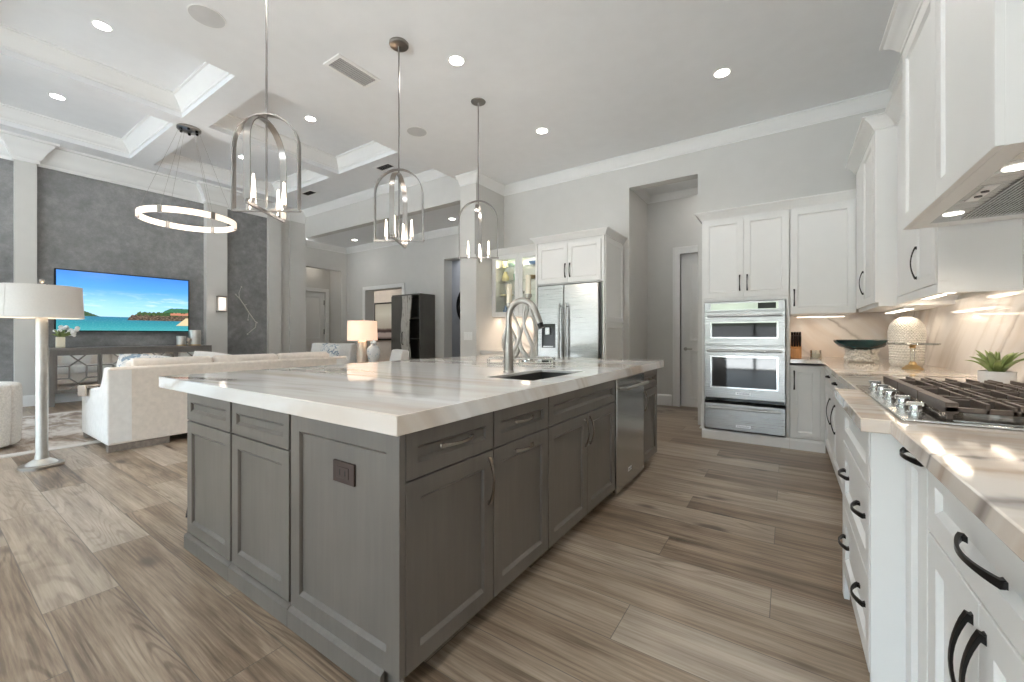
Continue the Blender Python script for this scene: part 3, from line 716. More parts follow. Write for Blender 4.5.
# faucet
t = thing('faucet', 'tall brushed nickel gooseneck faucet behind the island sink', 'faucet', (-1.505, 2.215, ZT))
fx, fy = -1.52, 2.215
mb = MB(); mb.lathe([(.036, 0), (.036, .006), (.031, .012), (.030, .10), (.026, .2), (.0215, .27)], (fx, fy, ZT), 20); obj('body', mb, 'nickel', t)
pts = [(fx, fy, ZT+.26)]; RA = .104
for k in range(15):
    a = math.pi-k/14*R(162); pts.append((fx+RA+RA*math.cos(a), fy, ZT+.362+RA*math.sin(a)))
obj('spout', MB().tube(pts, .020, 14), 'nickel', t)
e = Vector(pts[-1]); dv = (Vector(pts[-1])-Vector(pts[-2])).normalized()
mb = MB(); mb.tube([e-dv*.005, e+dv*.05, e+dv*.085], [.0205, .0215, .020], 14); s_ = obj('spray_head', mb, 'nickel', t)
mb = MB(); mb.tube([e+dv*.085, e+dv*.115], [.0195, .018], 14); obj('spray_nozzle', mb, 'black', s_)
mb = MB(); mb.tube([(fx, fy, ZT+.07), (fx, fy+.045, ZT+.075)], .013, 12); mb.tube([(fx, fy+.04, ZT+.075), (fx-.02, fy+.06, ZT+.12), (fx-.03, fy+.07, ZT+.17)], [.008, .0065, .005], 10); obj('lever', mb, 'nickel', t)
# tray with twisted candle holders at the far end of the island
t = thing('serving_tray', 'mirrored serving tray behind the island faucet', 'tray', (-1.93, 2.98, ZT))
FT = Matrix.Translation((-1.93, 2.98, ZT)) @ Matrix.Rotation(R(34), 4, 'Z')
mb = MB(); mb.M = FT; mb.box(-.27, .27, -.13, .13, .006, .014); obj('base', mb, 'mirror', t)
mb = MB(); mb.M = FT; mb.tube([(-.27, -.13, .045), (.27, -.13, .045), (.27, .13, .045), (-.27, .13, .045)], .006, 8, closed=True)
for a, b in ((-.27, -.13), (.27, -.13), (.27, .13), (-.27, .13), (0, -.13), (0, .13)): mb.tube([(a, b, 0), (a, b, .045)], .005, 8)
obj('rail', mb, 'chrome', t)
def candle_holder(lab, lab2, u, H, sgn, phase):
    c = FT @ Vector((u, 0, .0145))
    t = thing('candle_holder', lab, 'candle holder', c, R(34), 'twisted candle holders on the tray')
    mb = MB(); mb.lathe([(.062, 0), (.06, .012), (.03, .03), (.018, .035)], (0, 0, 0), 20); obj('foot', mb, 'chrome', t, local=True)
    for k in range(3):
        a0 = phase+k*2*math.pi/3; pts = []; rr = []
        for i in range(19):
            s = i/18; rad = .012+.068*math.sin(math.pi*s**.62)**1.2; an = a0+sgn*s*2.4
            pts.append((rad*math.cos(an)+sgn*.018*math.sin(s*3.1)+.02*(1-s), rad*math.sin(an), .03+s*(H-.03))); rr.append(.021-.012*s)
        obj('twisted_arm', MB().tube(pts, rr, 10), 'metal_silver', t, local=True)
    mb = MB(); mb.lathe([(.010, 0), (.016, .02), (.030, .035), (.031, .06), (.027, .06), (.026, .03)], (0, 0, H-.01), 18); obj('cup', mb, 'nickel', t, local=True)
    cc = c + Vector((0, 0, H+.016))
    k = thing('candle', lab2, 'candle', cc, 0, 'ivory pillar candles on the holders')
    mb = MB(); mb.lathe([(.024, 0), (.024, .19), (.021, .2), (.006, .196)], (0, 0, 0), 18); obj('wax', mb, 'candle', k, local=True)
    obj('wick', MB().tube([(0, 0, .19), (.001, 0, .21)], .0015, 6), 'black', k, local=True)
candle_holder('shorter twisted silver candle holder on the mirrored tray', 'ivory candle on the shorter twisted holder', -.09, .455, 1, .3)
candle_holder('taller twisted silver candle holder on the mirrored tray', 'ivory candle on the taller twisted holder', .075, .535, -1, 1.4)
# stool tucked under the overhang
t = thing('counter_stool', 'dark wooden stool tucked under the island overhang', 'stool', (-2.98, 1.20, 0))
mb = MB(); mb.box(-3.13, -2.83, 1.05, 1.35, .60, .64); obj('seat', mb, 'stool', t, .012)
for a in (-1, 1):
    for b in (-1, 1): obj('leg', MB().tube([(-2.98+a*.12, 1.20+b*.12, .60), (-2.98+a*.185, 1.20+b*.20, 0)], [.02, .013], 8), 'stool', t)
mb = MB()
for b in (-1, 1): mb.tube([(-2.98-.155, 1.2+b*.16, .22), (-2.98+.155, 1.2+b*.16, .22)], .009, 8)
obj('stretcher', mb, 'stool', t)

# ---------------------------------------------------------------- oven wall
YO = 5.03
FO = frame(-.80, YO+.02, (1, 0), (0, -1)); w = .82
t = cabinet('oven_tower', 'tall white cabinet tower holding the built-in ovens', 'cabinet', FO, w, .62, .10, 2.44,
    [('door', .012, w/2-.001, 1.565, 2.435, (w/2-.035, 1.72, .17, True)), ('door', w/2+.001, w-.006, 1.565, 2.435, (w/2+.035, 1.72, .17, True)),
     ('flat', 0, .028, .10, 2.44, None), ('flat', w-.028, w, .10, 1.563, None), ('flat', .028, w-.028, 1.525, 1.563, None)], 'white', 'black', group=Gc, bay=(.105, 1.522))
mb = MB(); mb.box(-.80, .02, YO-.012, YO+.04, 0, .085); mb.prism([(YO-.012, .085), (YO+.02, .085), (YO+.02, .105), (YO, .105)], -.80, .02, 'x')
obj('base_trim', mb, 'white', t)
mb = MB(); mb.crown([(.022, YO), (-.80, YO), (-.80, YK-.025)], 2.525, cprof(.07, .09)); obj('crown', mb, 'white', t)
mb = MB(); mb.prism([(-.80, .10), (-.80, .40), (-.812, .36), (-.812, .13), (-.83, .10)], YO-.005, YO+.06, 'y'); obj('foot_bracket', mb, 'white', t)
# combination oven
OX0, OX1 = -.765, -.015
t = thing('built_in_oven', 'stainless built-in microwave and oven in the white tower', 'oven', (-.39, YO, .44))
obj('housing', MB().box(OX0, OX1, YO-.012, YO+.02, .44, 1.518), 'steel', t)
YD = YO-.012
pn = obj('control_panel', MB().box(OX0, OX1, YD-.022, YD, 1.412, 1.518), 'steel', t, .003)
obj('display', MB().box(OX0+.06, OX1-.06, YD-.0235, YD-.022, 1.43, 1.50), 'chrome', pn)
obj('clock_window', MB().box(OX1-.24, OX1-.08, YD-.025, YD-.0235, 1.435, 1.495), 'display', pn)
def ovendoor(z0, z1, wz0, wz1, hz, badge):
    d = obj('oven_door', MB().box(OX0, OX1, YD-.04, YD, z0, z1), 'steel', t, .004)
    obj('window', MB().box(OX0+.075, OX1-.075, YD-.0415, YD-.04, wz0, wz1), 'glassblack', d)
    mb = MB()
    for b in ((OX0+.06, OX0+.075, wz0-.015, wz1+.015), (OX1-.075, OX1-.06, wz0-.015, wz1+.015), (OX0+.075, OX1-.075, wz0-.015, wz0), (OX0+.075, OX1-.075, wz1, wz1+.015)): mb.box(b[0], b[1], YD-.043, YD-.04, b[2], b[3])
    obj('window_frame', mb, 'chrome', d)
    mb = MB(); mb.tube([(OX0+.035, YD-.088, hz), (OX1-.035, YD-.088, hz)], .013, 12)
    for x in (OX0+.06, OX1-.06): mb.tube([(x, YD-.04, hz), (x, YD-.088, hz)], .011, 10)
    obj('handle', mb, 'steel', d)
    if badge: mkbadge(badge, d)
def mkbadge(z, d, y=None):
    y = (YD-.04) if y is None else y
    b = obj('badge', MB().box(-.46, -.32, y-.002, y, z-.014, z+.014), 'badge', d)
    text('badge_lettering', 'KitchenAid', .025, (-.39, y-.0023, z), (R(90), 0, 0), 'ink', b)
ovendoor(1.045, 1.405, 1.135, 1.285, 1.362, None)
ovendoor(.472, 1.035, .595, .915, .985, .53)
obj('vent_strip', MB().box(OX0+.01, OX1-.01, YD-.03, YD, .442, .468), 'glassblack', t)
t = thing('warming_drawer', 'stainless warming drawer below the built-in oven', 'drawer', (-.39, YO, .12))
d = obj('drawer_front', MB().box(OX0, OX1, YO-.03, YO+.02, .125, .405), 'steel', t, .004)
mb = MB(); mb.tube([(OX0+.04, YO-.075, .362), (OX1-.04, YO-.075, .362)], .013, 12)
for x in (OX0+.065, OX1-.065): mb.tube([(x, YO-.03, .362), (x, YO-.075, .362)], .011, 10)
obj('handle', mb, 'steel', d); mkbadge(.175, d, YO-.03)
# upper and base cabinet right of the tower
w = .518
t = cabinet('wall_cabinet', 'wide white single-door upper cabinet beside the oven tower', 'cabinet', frame(.024, YO+.02, (1, 0), (0, -1)), w, .62, 1.37, 2.44, [('door', .004, w-.002, 1.372, 2.435, (.035, 1.535, .17, True))], 'white', 'black', group=Gc)
mb = MB(); mb.crown([(.54, YO), (.024, YO)], 2.525, cprof(.07, .09)); obj('crown', mb, 'white', t)
w = .31
t = cabinet('base_cabinet', 'narrow white base cabinet right of the ovens', 'cabinet', frame(.024, YO+.02, (1, 0), (0, -1)), w-.02, .62, .105, ZB-.002, [('door', .004, .245, .115, .842, (.035, .70, .19, True)), ('flat', .248, .283, .115, .842, None)], 'white', 'black', toe=(.05, 'white'), group=Gc)
mb = MB(); mb.box(.022, .31, YO-.012, YO+.02, 0, .085); mb.prism([(YO-.012, .085), (YO+.02, .085), (YO+.02, .105), (YO, .105)], .022, .31, 'x'); obj('base_trim', mb, 'white', t)
# corner upper cabinets on the right wall
FRt = lambda xf, y0: frame(xf+.02, y0, (0, 1), (-1, 0))
w = 1.01
t = cabinet('wall_cabinet', 'tall white corner upper cabinet with crown in the kitchen corner', 'cabinet', FRt(.54, 4.02), w, .41, 1.37, 2.69, [('door', .10, .60, 1.40, 2.68, (.53, 1.60, .20, True)), ('flat', 0, .098, 1.40, 2.68, None), ('flat', .602, w-.02, 1.40, 2.68, None)], 'white', 'black', group=Gc)
mb = MB(); mb.crown([(XR, 4.02), (.54, 4.02), (.54, YO)][::-1], 2.765, [(-o, d) for o, d in cprof(.08, .09)]); obj('crown', mb, 'white', t)
w = .955
t = cabinet('wall_cabinet', 'white upper cabinet between the corner cabinet and the range hood', 'cabinet', FRt(.66, 3.062), w, .288, 1.43, 2.69, [('door', .03, .465, 1.435, 2.68, (.40, 1.60, .20, True)), ('flat', .468, w-.02, 1.435, 2.68, None)], 'white', 'black', group=Gc)
obj('light_rail', MB().box(.66, .69, 3.062, 4.018, 1.38, 1.43), 'white', t)
obj('side_panel', MB().box(.68, XR-.001, 3.055, 3.062, 1.38, 2.69), 'white', t)
mb = MB(); mb.box(.66, .715, 3.048, 3.055, 1.446, 2.69); obj('side_stile', mb, 'white', t)
mb = MB(); mb.box(.66, XR-.001, 3.0475, 3.055, 1.38, 1.445); obj('side_rail', mb, 'white', t)
mb = MB(); mb.crown([(.66, 4.02), (.66, 3.02)][::-1], 2.765, cprof(.08, .09)) ; obj('crown', mb, 'white', t)
for i, (a, b, lab) in enumerate(((3.12, 3.50, 'slim warm light strip under the upper cabinet, at its hood end'), (3.62, 3.98, 'slim warm light strip under the upper cabinet, at its corner end'))):
    s_ = thing('under_cabinet_light', lab, 'light', (.80, (a+b)/2, 1.40), 0, 'light strips under the upper cabinets')
    obj('housing', MB().box(.77, .83, a, b, 1.412, 1.43), 'plastic_white', s_)
    obj('diffuser', MB().box(.775, .825, a+.01, b-.01, 1.407, 1.412), 'strip', s_)
    light('strip_light', 'AREA', (.80, (a+b)/2, 1.402), STRIP_W, (1, .82, .62), s_, .04, (0, 0, 0), sy=b-a-.04)
s_ = thing('under_cabinet_light', 'slim warm light strip under the cabinet beside the oven tower', 'light', (.30, 5.45, 1.36), 0, 'light strips under the upper cabinets')
obj('housing', MB().box(.08, .50, 5.42, 5.48, 1.352, 1.37), 'plastic_white', s_); obj('diffuser', MB().box(.09, .49, 5.425, 5.475, 1.347, 1.352), 'strip', s_)
light('strip_light', 'AREA', (.29, 5.45, 1.342), STRIP_W*.8, (1, .82, .62), s_, .38, (0, 0, 0), sy=.04)
s_ = thing('under_cabinet_light', 'slim warm light strip under the corner upper cabinet', 'light', (.75, 4.5, 1.36), 0, 'light strips under the upper cabinets')
obj('housing', MB().box(.72, .78, 4.15, 4.9, 1.352, 1.37), 'plastic_white', s_); obj('diffuser', MB().box(.725, .775, 4.16, 4.89, 1.347, 1.352), 'strip', s_)
light('strip_light', 'AREA', (.75, 4.52, 1.342), STRIP_W*1.1, (1, .82, .62), s_, .04, (0, 0, 0), sy=.7)
# range hood cabinet
HX, HY0, HY1, HZ = .52, 1.83, 3.02, 1.725
t = thing('range_hood', 'white panelled range hood cabinet above the cooktop', 'range hood', (.75, 2.42, HZ))
obj('carcass', MB().ringloop([[(HX+.02, HY0, z), (XR-.001, HY0, z), (XR-.001, HY1, z), (HX+.02, HY1, z)] if k else [(.60, HY0+.10, z), (.93, HY0+.10, z), (.93, HY1-.10, z), (.60, HY1-.10, z)] for k, z in ((1, HZ), (1, 2.70), (0, 2.70), (0, HZ))]), 'white', t)
Fh = frame(HX+.02, HY0, (0, 1), (-1, 0)); hw = HY1-HY0
obj('door', shaker(Fh, .002, hw/2-.001, HZ+.002, 2.69, st=.07), 'white', t); obj('door', shaker(Fh, hw/2+.001, hw-.002, HZ+.002, 2.69, st=.07), 'white', t)
mb = MB(); mb.box(HX+.0, HX+.02, HY0-.001, HY1, 2.69, 2.76); mb.box(HX+.02, XR-.001, HY0-.001, HY1, 2.70, 2.76); obj('frieze', mb, 'white', t)
mb = MB(); mb.crown([(XR, HY0), (HX, HY0), (HX, HY1), (XR-.25, HY1)], 2.79, [(-o if False else o, d) for o, d in cprof(.085, .10)]); 
mb = MB(); mb.crown([(XR-.25, HY1), (HX, HY1), (HX, HY0), (XR, HY0)], 2.79, [(-o, d) for o, d in cprof(.085, .10)]); obj('crown', mb, 'white', t)
mb = MB(); mb.loops([[(.602, HY0+.102, HZ+.002), (.928, HY0+.102, HZ+.002), (.928, HY1-.102, HZ+.002), (.602, HY1-.102, HZ+.002)], [(.602, HY0+.102, HZ+.03), (.928, HY0+.102, HZ+.03), (.928, HY1-.102, HZ+.03), (.602, HY1-.102, HZ+.03)]])
ins = obj('insert', mb, 'steel', t)
obj('control_strip', MB().box(.625, .665, 2.30, 2.52, HZ-.001, HZ+.002), 'plastic_white', ins)
for y in (2.37, 2.44): obj('button', MB().lathe([(.012, 0), (.012, -.004)], (.645, y, HZ-.001), 12), 'black', ins)
mb = MB()
for k in range(16):
    x = .70+k*.0135; mb.box(x, x+.006, HY0+.16, HY1-.16, HZ-.006, HZ+.002)
obj('baffle_filter', mb, 'steel_y', ins)
for y in (2.10, 2.74):
    l_ = obj('lamp', MB().lathe([(.035, 0), (.035, -.003)], (.645, y, HZ+.002), 18), 'hoodlens', ins)
    light('hood_lamp', 'SPOT', (.645, y, HZ-.02), 4, (1, .87, .72), ins, .03, (0, 0, 0), R(130))
# ---------------------------------------------------------------- right run of base cabinets
ZB2 = .874
FB = lambda xf, y0: frame(xf+.022, y0, (0, 1), (-1, 0))
w = .602
cabinet('base_cabinet', 'white base cabinet with a wide drawer over two doors, nearest the camera', 'cabinet', FB(.28, .772), w, .66, .10, ZB2-.002,
    [('drawer', g, w-g, .695, .866, (.262, .775, .185, False)), ('door', g, .283, .115, .688, (.255, .555, .19, True)), ('door', .286, w-g, .115, .688, (.315, .555, .19, True))], 'white', 'black', toe=(.05, 'white'), group=Gc)
w = .219
cabinet('base_cabinet', 'narrow white pull-out cabinet with one level pull beside the cooktop drawers', 'cabinet', FB(.28, 1.376), w, .66, .10, ZB2-.002,
    [('door', g, w-g, .115, .866, (w/2-.01, .842, .155, False))], 'white', 'black', toe=(.05, 'white'), group=Gc)
w = .76
t = cabinet('base_cabinet', 'white bank of deep drawers under the cooktop, standing proud of its neighbours', 'cabinet', FB(.205, 1.602), w, .73, .10, ZB2-.002,
    [('panel', .03, w-.06, .70, .866, None), ('drawer', .03, w-.06, .42, .695, [(.155, .585, .13, False), (.56, .585, .13, False)]), ('drawer', .03, w-.06, .135, .415, [(.155, .305, .13, False), (.56, .305, .13, False)]),
     ('flat', 0, .028, .10, .868, None), ('flat', w-.058, w, .0, .868, None)], 'white', 'black', toe=(.035, 'white'), group=Gc)
obj('side_panel', MB().box(.205, .34, 1.597, 1.602, 0, ZB2-.002), 'white', t)
w = 2.64
cabinet('base_cabinet', 'white base cabinet with paired doors and drawers in the far corner', 'cabinet', FB(.30, 2.366), w, .64, .10, ZB2-.002,
    [('drawer', .94, 1.74-.002, .70, .866, (1.44, .80, .12, False)), ('drawer', 1.74, 2.53, .70, .866, (2.04, .80, .12, False)), ('door', .94, 1.74-.002, .115, .695, (1.54, .52, .22, True)), ('door', 1.74, 2.53, .115, .695, (1.94, .52, .22, True)), ('door', .004, .936, .115, .866, None)], 'white', 'black', toe=(.02, 'white'), group=Gc)
w = 1.55
cabinet('base_cabinet', 'white base cabinet beside and below the camera', 'cabinet', FB(.28, -.78), w, .66, .10, ZB2-.002, [('door', g, w/2-g, .115, .866, None), ('door', w/2, w-g, .115, .866, None)], 'white', 'black', toe=(.05, 'white'), group=Gc)
def worktop_poly():
    p = [(XR-.016, -.8), (.245, -.8), (.245, 1.53), (.255, 1.59), (.185, 1.59), (.180, 1.60), (.175, 2.60), (.19, 2.62), (.25, 2.625), (.265, 2.70), (.265, 4.99), (.025, 4.99), (.025, YK-.016), (XR-.016, YK-.016)]
    p = [(XR-.016, -.8), (.245, -.8), (.245, 1.575), (.18, 1.575), (.18, 2.38), (.262, 2.38), (.262, 4.99), (.025, 4.99), (.025, YK-.016), (XR-.016, YK-.016)]
    return p
single('perimeter_worktop', 'veined quartz counter running under the cooktop and round the corner', 'worktop', MB().prism(worktop_poly()[::-1], ZB2, ZT), 'quartz_lamp_tint', .003)
# cooktop
CX0, CX1, CY0, CY1 = .268, .825, 1.58, 2.52
t = thing('cooktop', 'stainless gas cooktop with cast iron grates and front knobs', 'cooktop', (.555, 2.06, ZT))
obj('base_plate', MB().box(CX0, CX1, CY0, CY1, ZT, ZT+.008), 'steel_y', t, .004)
obj('burner_pan', MB().box(CX0+.11, CX1-.02, CY0+.03, CY1-.03, ZT+.008, ZT+.011), 'steel_y', t, .002)
for i, y in enumerate((1.70, 1.86, 2.06, 2.22, 2.38)):
    c = (CX0+.052, y, ZT+.008)
    k = obj('knob', MB().lathe([(.022, 0), (.022, .005), (.016, .008), (.015, .024), (.014, .027)], c, 18), 'chrome', t)
    mb = MB(); mb.box(c[0]-.020, c[0]+.020, c[1]-.005, c[1]+.005, c[2]+.022, c[2]+.036); obj('knob_grip', mb, 'chrome', k, .002)
ZGr = ZT+.012
for (bx, by, r) in ((.50, 1.77, .05), (.72, 1.77, .04), (.60, 2.06, .065), (.50, 2.36, .045), (.72, 2.36, .05)):
    b_ = obj('burner', MB().lathe([(r+.012, 0), (r+.010, .008), (r, .012)], (bx, by, ZT+.011), 20), 'metal_silver', t)
    obj('burner_cap', MB().lathe([(r-.006, 0), (r-.004, .006), (r-.012, .011), (.004, .012)], (bx, by, ZT+.023), 20), 'iron', b_)
for (y0, y1) in ((1.615, 1.905), (1.910, 2.205), (2.210, 2.505)):
    mb = MB(); x0, x1 = .365, .812; z0, z1 = ZT+.032, ZT+.056
    mb.box(x0, x0+.026, y0, y1, z0-.006, z1+.002); mb.box(x1-.014, x1, y0, y1, z0, z1)
    mb.box(x0, x1, y0, y0+.012, z0, z1-.010); mb.box(x0, x1, y1-.012, y1, z0, z1-.010)
    for k in range(6):
        x = x0+.075+k*.062
        yc = (y0+y1)/2
        mb.box(x, x+.010, y0, yc-.030, z0, z1+.004); mb.box(x, x+.010, yc+.030, y1, z0, z1+.004)
    mb.box((x0+x1)/2-.10, (x0+x1)/2-.09, y0, y1, z0, z1); mb.box((x0+x1)/2+.09, (x0+x1)/2+.10, y0, y1, z0, z1)
    mb.box(x0, x1, (y0+y1)/2-.035, (y0+y1)/2-.025, z0, z1); mb.box(x0, x1, (y0+y1)/2+.025, (y0+y1)/2+.035, z0, z1)
    gr = obj('grate', mb, 'iron', t, .0015)
    for x in (x0+.004, x1-.016):
        for y in (y0+.004, y1-.016): obj('grate_foot', MB().box(x, x+.012, y, y+.012, ZT+.011, z0), 'iron', gr)
# ---------------------------------------------------------------- things on the right counter
t = thing('potted_succulent', 'spiky green succulent in a white bowl pot behind the cooktop', 'plant', (.815, 2.86, ZT))
mb = MB(); mb.lathe([(.042, 0), (.052, .006), (.060, .03), (.061, .075), (.055, .075), (.055, .062)], (.815, 2.86, ZT), 32); obj('pot', mb, 'pot', t)
obj('soil', MB().lathe([(.0545, 0), (.03, .006)], (.815, 2.86, ZT+.062), 24), 'brown', t)
random.seed(5)
for k in range(20):
    ring_ = k % 3; a = k*2.39996+random.uniform(-.1, .1)
    L = (.118, .118, .105)[ring_]*random.uniform(.85, 1.1); el = (R(34), R(55), R(76))[ring_]+random.uniform(-.1, .1)
    pts = []; rr = []
    for i in range(7):
        s = i/6; h = math.cos(el)*L*s; z = math.sin(el)*L*s+.02*math.sin(s*3)
        pts.append((.815+(.010+h)*math.cos(a), 2.86+(.012+h)*math.sin(a), ZT+.064+z)); rr.append(max(.0008, .0165*(1-s)**.7*(.75+.6*s)))
    obj('leaf', MB().tube(pts, rr, flat=(.35, 1.)), 'leaf', t)
t = thing('cake_stand', 'glass cake stand with a gold foot on the right counter', 'cake stand', (.745, 4.03, ZT))
c = (.745, 4.03, ZT)
obj('foot', MB().lathe([(.058, 0), (.058, .006), (.046, .014), (.036, .026), (.026, .030), (.020, .045), (.013, .055)], c, 28), 'gold', t)
mb = MB(); mb.lathe([(.014, .055), (.012, .075), (.013, .14), (.016, .15), (.010, .155)], c, 20); obj('stem', mb, 'glass', t)
obj('collar', MB().lathe([(.014, .150), (.020, .156), (.014, .166), (.03, .174)], c, 20), 'gold', t)
mb = MB(); mb.lathe([(.03, .172), (.138, .174), (.143, .184), (.138, .187), (.02, .182)], c, 36); obj('plate', mb, 'glass_plate', t)
t = thing('beaded_vase', 'pearly white beaded dome vase beside the cake stand', 'vase', (.775, 4.38, ZT))
mb = MB(); mb.lathe([(.085, 0), (.095, .02), (.097, .12), (.103, .20), (.105, .26), (.095, .31), (.068, .35), (.03, .368), (.0, .37)], (.775, 4.38, ZT), 40); obj('body', mb, 'beads', t)
mb = MB()
prof = [(.085, .0), (.095, .02), (.097, .12), (.103, .20), (.105, .26), (.095, .31), (.068, .35), (.03, .368)]
for i in range(34):
    s = i/33*(len(prof)-1); k = min(int(s), len(prof)-2); f = s-k
    rr_ = prof[k][0]*(1-f)+prof[k+1][0]*f; z = prof[k][1]*(1-f)+prof[k+1][1]*f
    nb = 34
    for q in range(nb):
        a = 2*math.pi*(q+(i % 2)*.5)/nb; mb.sphere((.775+rr_*math.cos(a), 4.38+rr_*math.sin(a), ZT+z+.009), .0078, 6, 4)
o = obj('beading', mb, 'beads', t); o['kind'] = 'stuff'
t = thing('pedestal_bowl', 'wide dark teal bowl on a crystal pedestal in the counter corner', 'bowl', (.552, 4.81, ZT))
c = (.552, 4.81, ZT)
mb = MB(); mb.lathe([(.07, .112), (.155, .138), (.194, .180), (.200, .196), (.194, .199), (.152, .158), (.05, .138)], c, 40); obj('dish', mb, 'teal', t)
mb = MB(); random.seed(3)
for i in range(150):
    a = random.uniform(0, 6.283); z = random.uniform(.004, .098); rr_ = .098+.026*abs(z-.06)/.06*random.uniform(.6, 1)
    mb.sphere((c[0]+rr_*math.cos(a), c[1]+rr_*math.sin(a), c[2]+z+.013), random.uniform(.010, .016), 6, 4)
o = obj('crystal_pedestal', mb, 'beads', t); o['kind'] = 'stuff'
obj('pedestal_core', MB().lathe([(.085, 0), (.094, .01), (.09, .05), (.085, .105), (.07, .113)], c, 30), 'beads', t)
t = thing('knife_block', 'oak knife block full of dark handles beside the oven tower', 'knife block', (.075, 5.3, ZT))
mb = MB(); mb.prism([(5.22, ZT), (5.40, ZT), (5.40, ZT+.15), (5.33, ZT+.19), (5.22, ZT+.095)], .03, .125, 'x'); obj('block', mb, 'blockwood', t, .004)
for r in range(2):
    for k in range(4):
        x = .043+k*.023; y = 5.245+r*.045; z = ZT+.12+r*.04
        obj('knife', MB().tube([(x, y+.02, z-.01), (x, y-.02, z+.07), (x, y-.032, z+.115)], [.008, .0115, .0105], 8), 'knife', t)
t = thing('candle_jar', 'small glass candle jar in the counter corner beside the knife block', 'candle', (.245, 5.25, ZT))
mb = MB(); mb.lathe([(.046, 0), (.048, .004), (.048, .085), (.045, .085), (.045, .008), (.002, .007)], (.245, 5.25, ZT), 24); obj('jar', mb, 'glass', t)
obj('wax', MB().lathe([(.043, .009), (.043, .05), (.002, .049)], (.245, 5.25, ZT), 20), 'candle', t)
obj('wick', MB().tube([(.245, 5.25, ZT+.048), (.246, 5.25, ZT+.064)], .0012, 6), 'black', t)

# ---------------------------------------------------------------- fridge wall
YFr = 4.98
t = thing('fridge_surround', 'white cabinet surround with double doors over the fridge', 'cabinet', (-2.44, 5.3, 0), 0, Gc)
obj('carcass', MB().box(-2.93, -1.96, YFr+.02, YK-.025, 1.85, 2.44), 'white', t)
Ff = frame(-2.93, YFr+.02, (1, 0), (0, -1))
for a, b, hu in ((.01, .472, .44), (.476, .945, .51)):
    d = obj('door', shaker(Ff, a, b, 1.868, 2.40), 'white', t); obj('handle', pull(Ff, hu, 2.03, .19, True), 'black', d)
obj('side_panel', MB().box(-1.96, -1.938, YFr, YK-.025, 0, 2.44), 'white', t)
Fs = frame(-1.938, YFr, (0, 1), (1, 0))
obj('side_door_panel', shaker(Fs, .03, .70, 1.33, 2.42, t=.012, rec=.008), 'white', t); obj('side_door_panel', shaker(Fs, .03, .70, .12, 1.31, t=.012, rec=.008), 'white', t)
obj('side_panel', MB().box(-2.96, -2.93, YFr+.0, YK-.025, 0, 2.44), 'white', t)
mb = MB(); mb.crown([(-1.926, YK-.025), (-1.926, YFr-.002), (-2.96, YFr-.002), (-2.96, 5.27)], 2.52, cprof(.06, .08)); obj('crown', mb, 'white', t)
t = thing('refrigerator', 'stainless french-door fridge with a water dispenser', 'refrigerator', (-2.44, 5.3, 0))
obj('cabinet_body', MB().box(-2.90, -1.985, YFr+.04, YK-.03, .02, 1.84), 'grille', t)
for a, b, hx, lab in ((-2.90, -2.495, -2.54, 'left'), (-2.489, -2.0, -2.44, 'right')):
    d = obj('door', MB().box(a, b, YFr-.04, YFr+.035, .72, 1.835), 'steel', t, .008)
    mb = MB(); mb.tube([(hx, YFr-.095, .80), (hx, YFr-.095, 1.58)], .015, 12)
    for z in (.84, 1.54): mb.tube([(hx, YFr-.04, z), (hx, YFr-.095, z)], .012, 10)
    obj('handle', mb, 'steel', d)
    if lab == 'left':
        dp = obj('water_dispenser', MB().box(-2.83, -2.62, YFr-.044, YFr-.04, .98, 1.31), 'glassblack', d)
        obj('dispenser_spout', MB().box(-2.76, -2.69, YFr-.075, YFr-.044, 1.16, 1.26), 'steel', dp, .004)
        obj('drip_tray', MB().box(-2.80, -2.65, YFr-.06, YFr-.044, .99, 1.005), 'steel', dp)
d = obj('freezer_drawer', MB().box(-2.90, -2.0, YFr-.04, YFr+.035, .08, .705), 'steel', t, .008)
mb = MB(); mb.tube([(-2.82, YFr-.095, .62), (-2.08, YFr-.095, .62)], .015, 12)
for x in (-2.79, -2.11): mb.tube([(x, YFr-.04, .62), (x, YFr-.095, .62)], .012, 10)
obj('handle', mb, 'steel', d)
# bar: glass-front upper and base cabinet
t = thing('glass_cabinet', 'white glass-front display cabinet left of the fridge', 'cabinet', (-3.48, 5.5, 1.44), 0, Gc)
mb = MB()
for b in ((-4.005, -3.985, 5.37, 5.699, 1.45, 2.44), (-2.99, -2.965, 5.37, 5.699, 1.45, 2.44), (-3.985, -2.99, 5.37, 5.699, 1.45, 1.47), (-3.985, -2.99, 5.37, 5.699, 2.42, 2.44), (-3.985, -2.99, 5.685, 5.699, 1.47, 2.42)): mb.box(*b)
obj('carcass', mb, 'white', t)
for k, z in enumerate((1.78, 2.02, 2.24)): obj('glass_shelf', MB().box(-3.985, -2.99, 5.40, 5.68, z, z+.008), 'glass', t)
for a, b in ((-4.0, -3.487), (-3.483, -2.968)):
    mb = MB(); st = .07
    mb.ringloop([[(a, y, 1.452), (b, y, 1.452), (b, y, 2.438), (a, y, 2.438)] if k else [(a+st, y, 1.452+st), (b-st, y, 1.452+st), (b-st, y, 2.438-st), (a+st, y, 2.438-st)] for k, y in ((1, 5.37), (1, 5.35), (0, 5.35), (0, 5.37))])
    d = obj('door', mb, 'white', t, .002)
    obj('glass_pane', MB().box(a+st, b-st, 5.358, 5.362, 1.452+st, 2.438-st), 'glass', d)
mb = MB(); mb.crown([(-2.965, 5.348), (-4.007, 5.348)], 2.53, cprof(.07, .09)); obj('crown', mb, 'white', t)
light('cabinet_light', 'AREA', (-3.5, 5.45, 2.41), 8, (1, .88, .7), t, .7, (0, 0, 0), sy=.1)
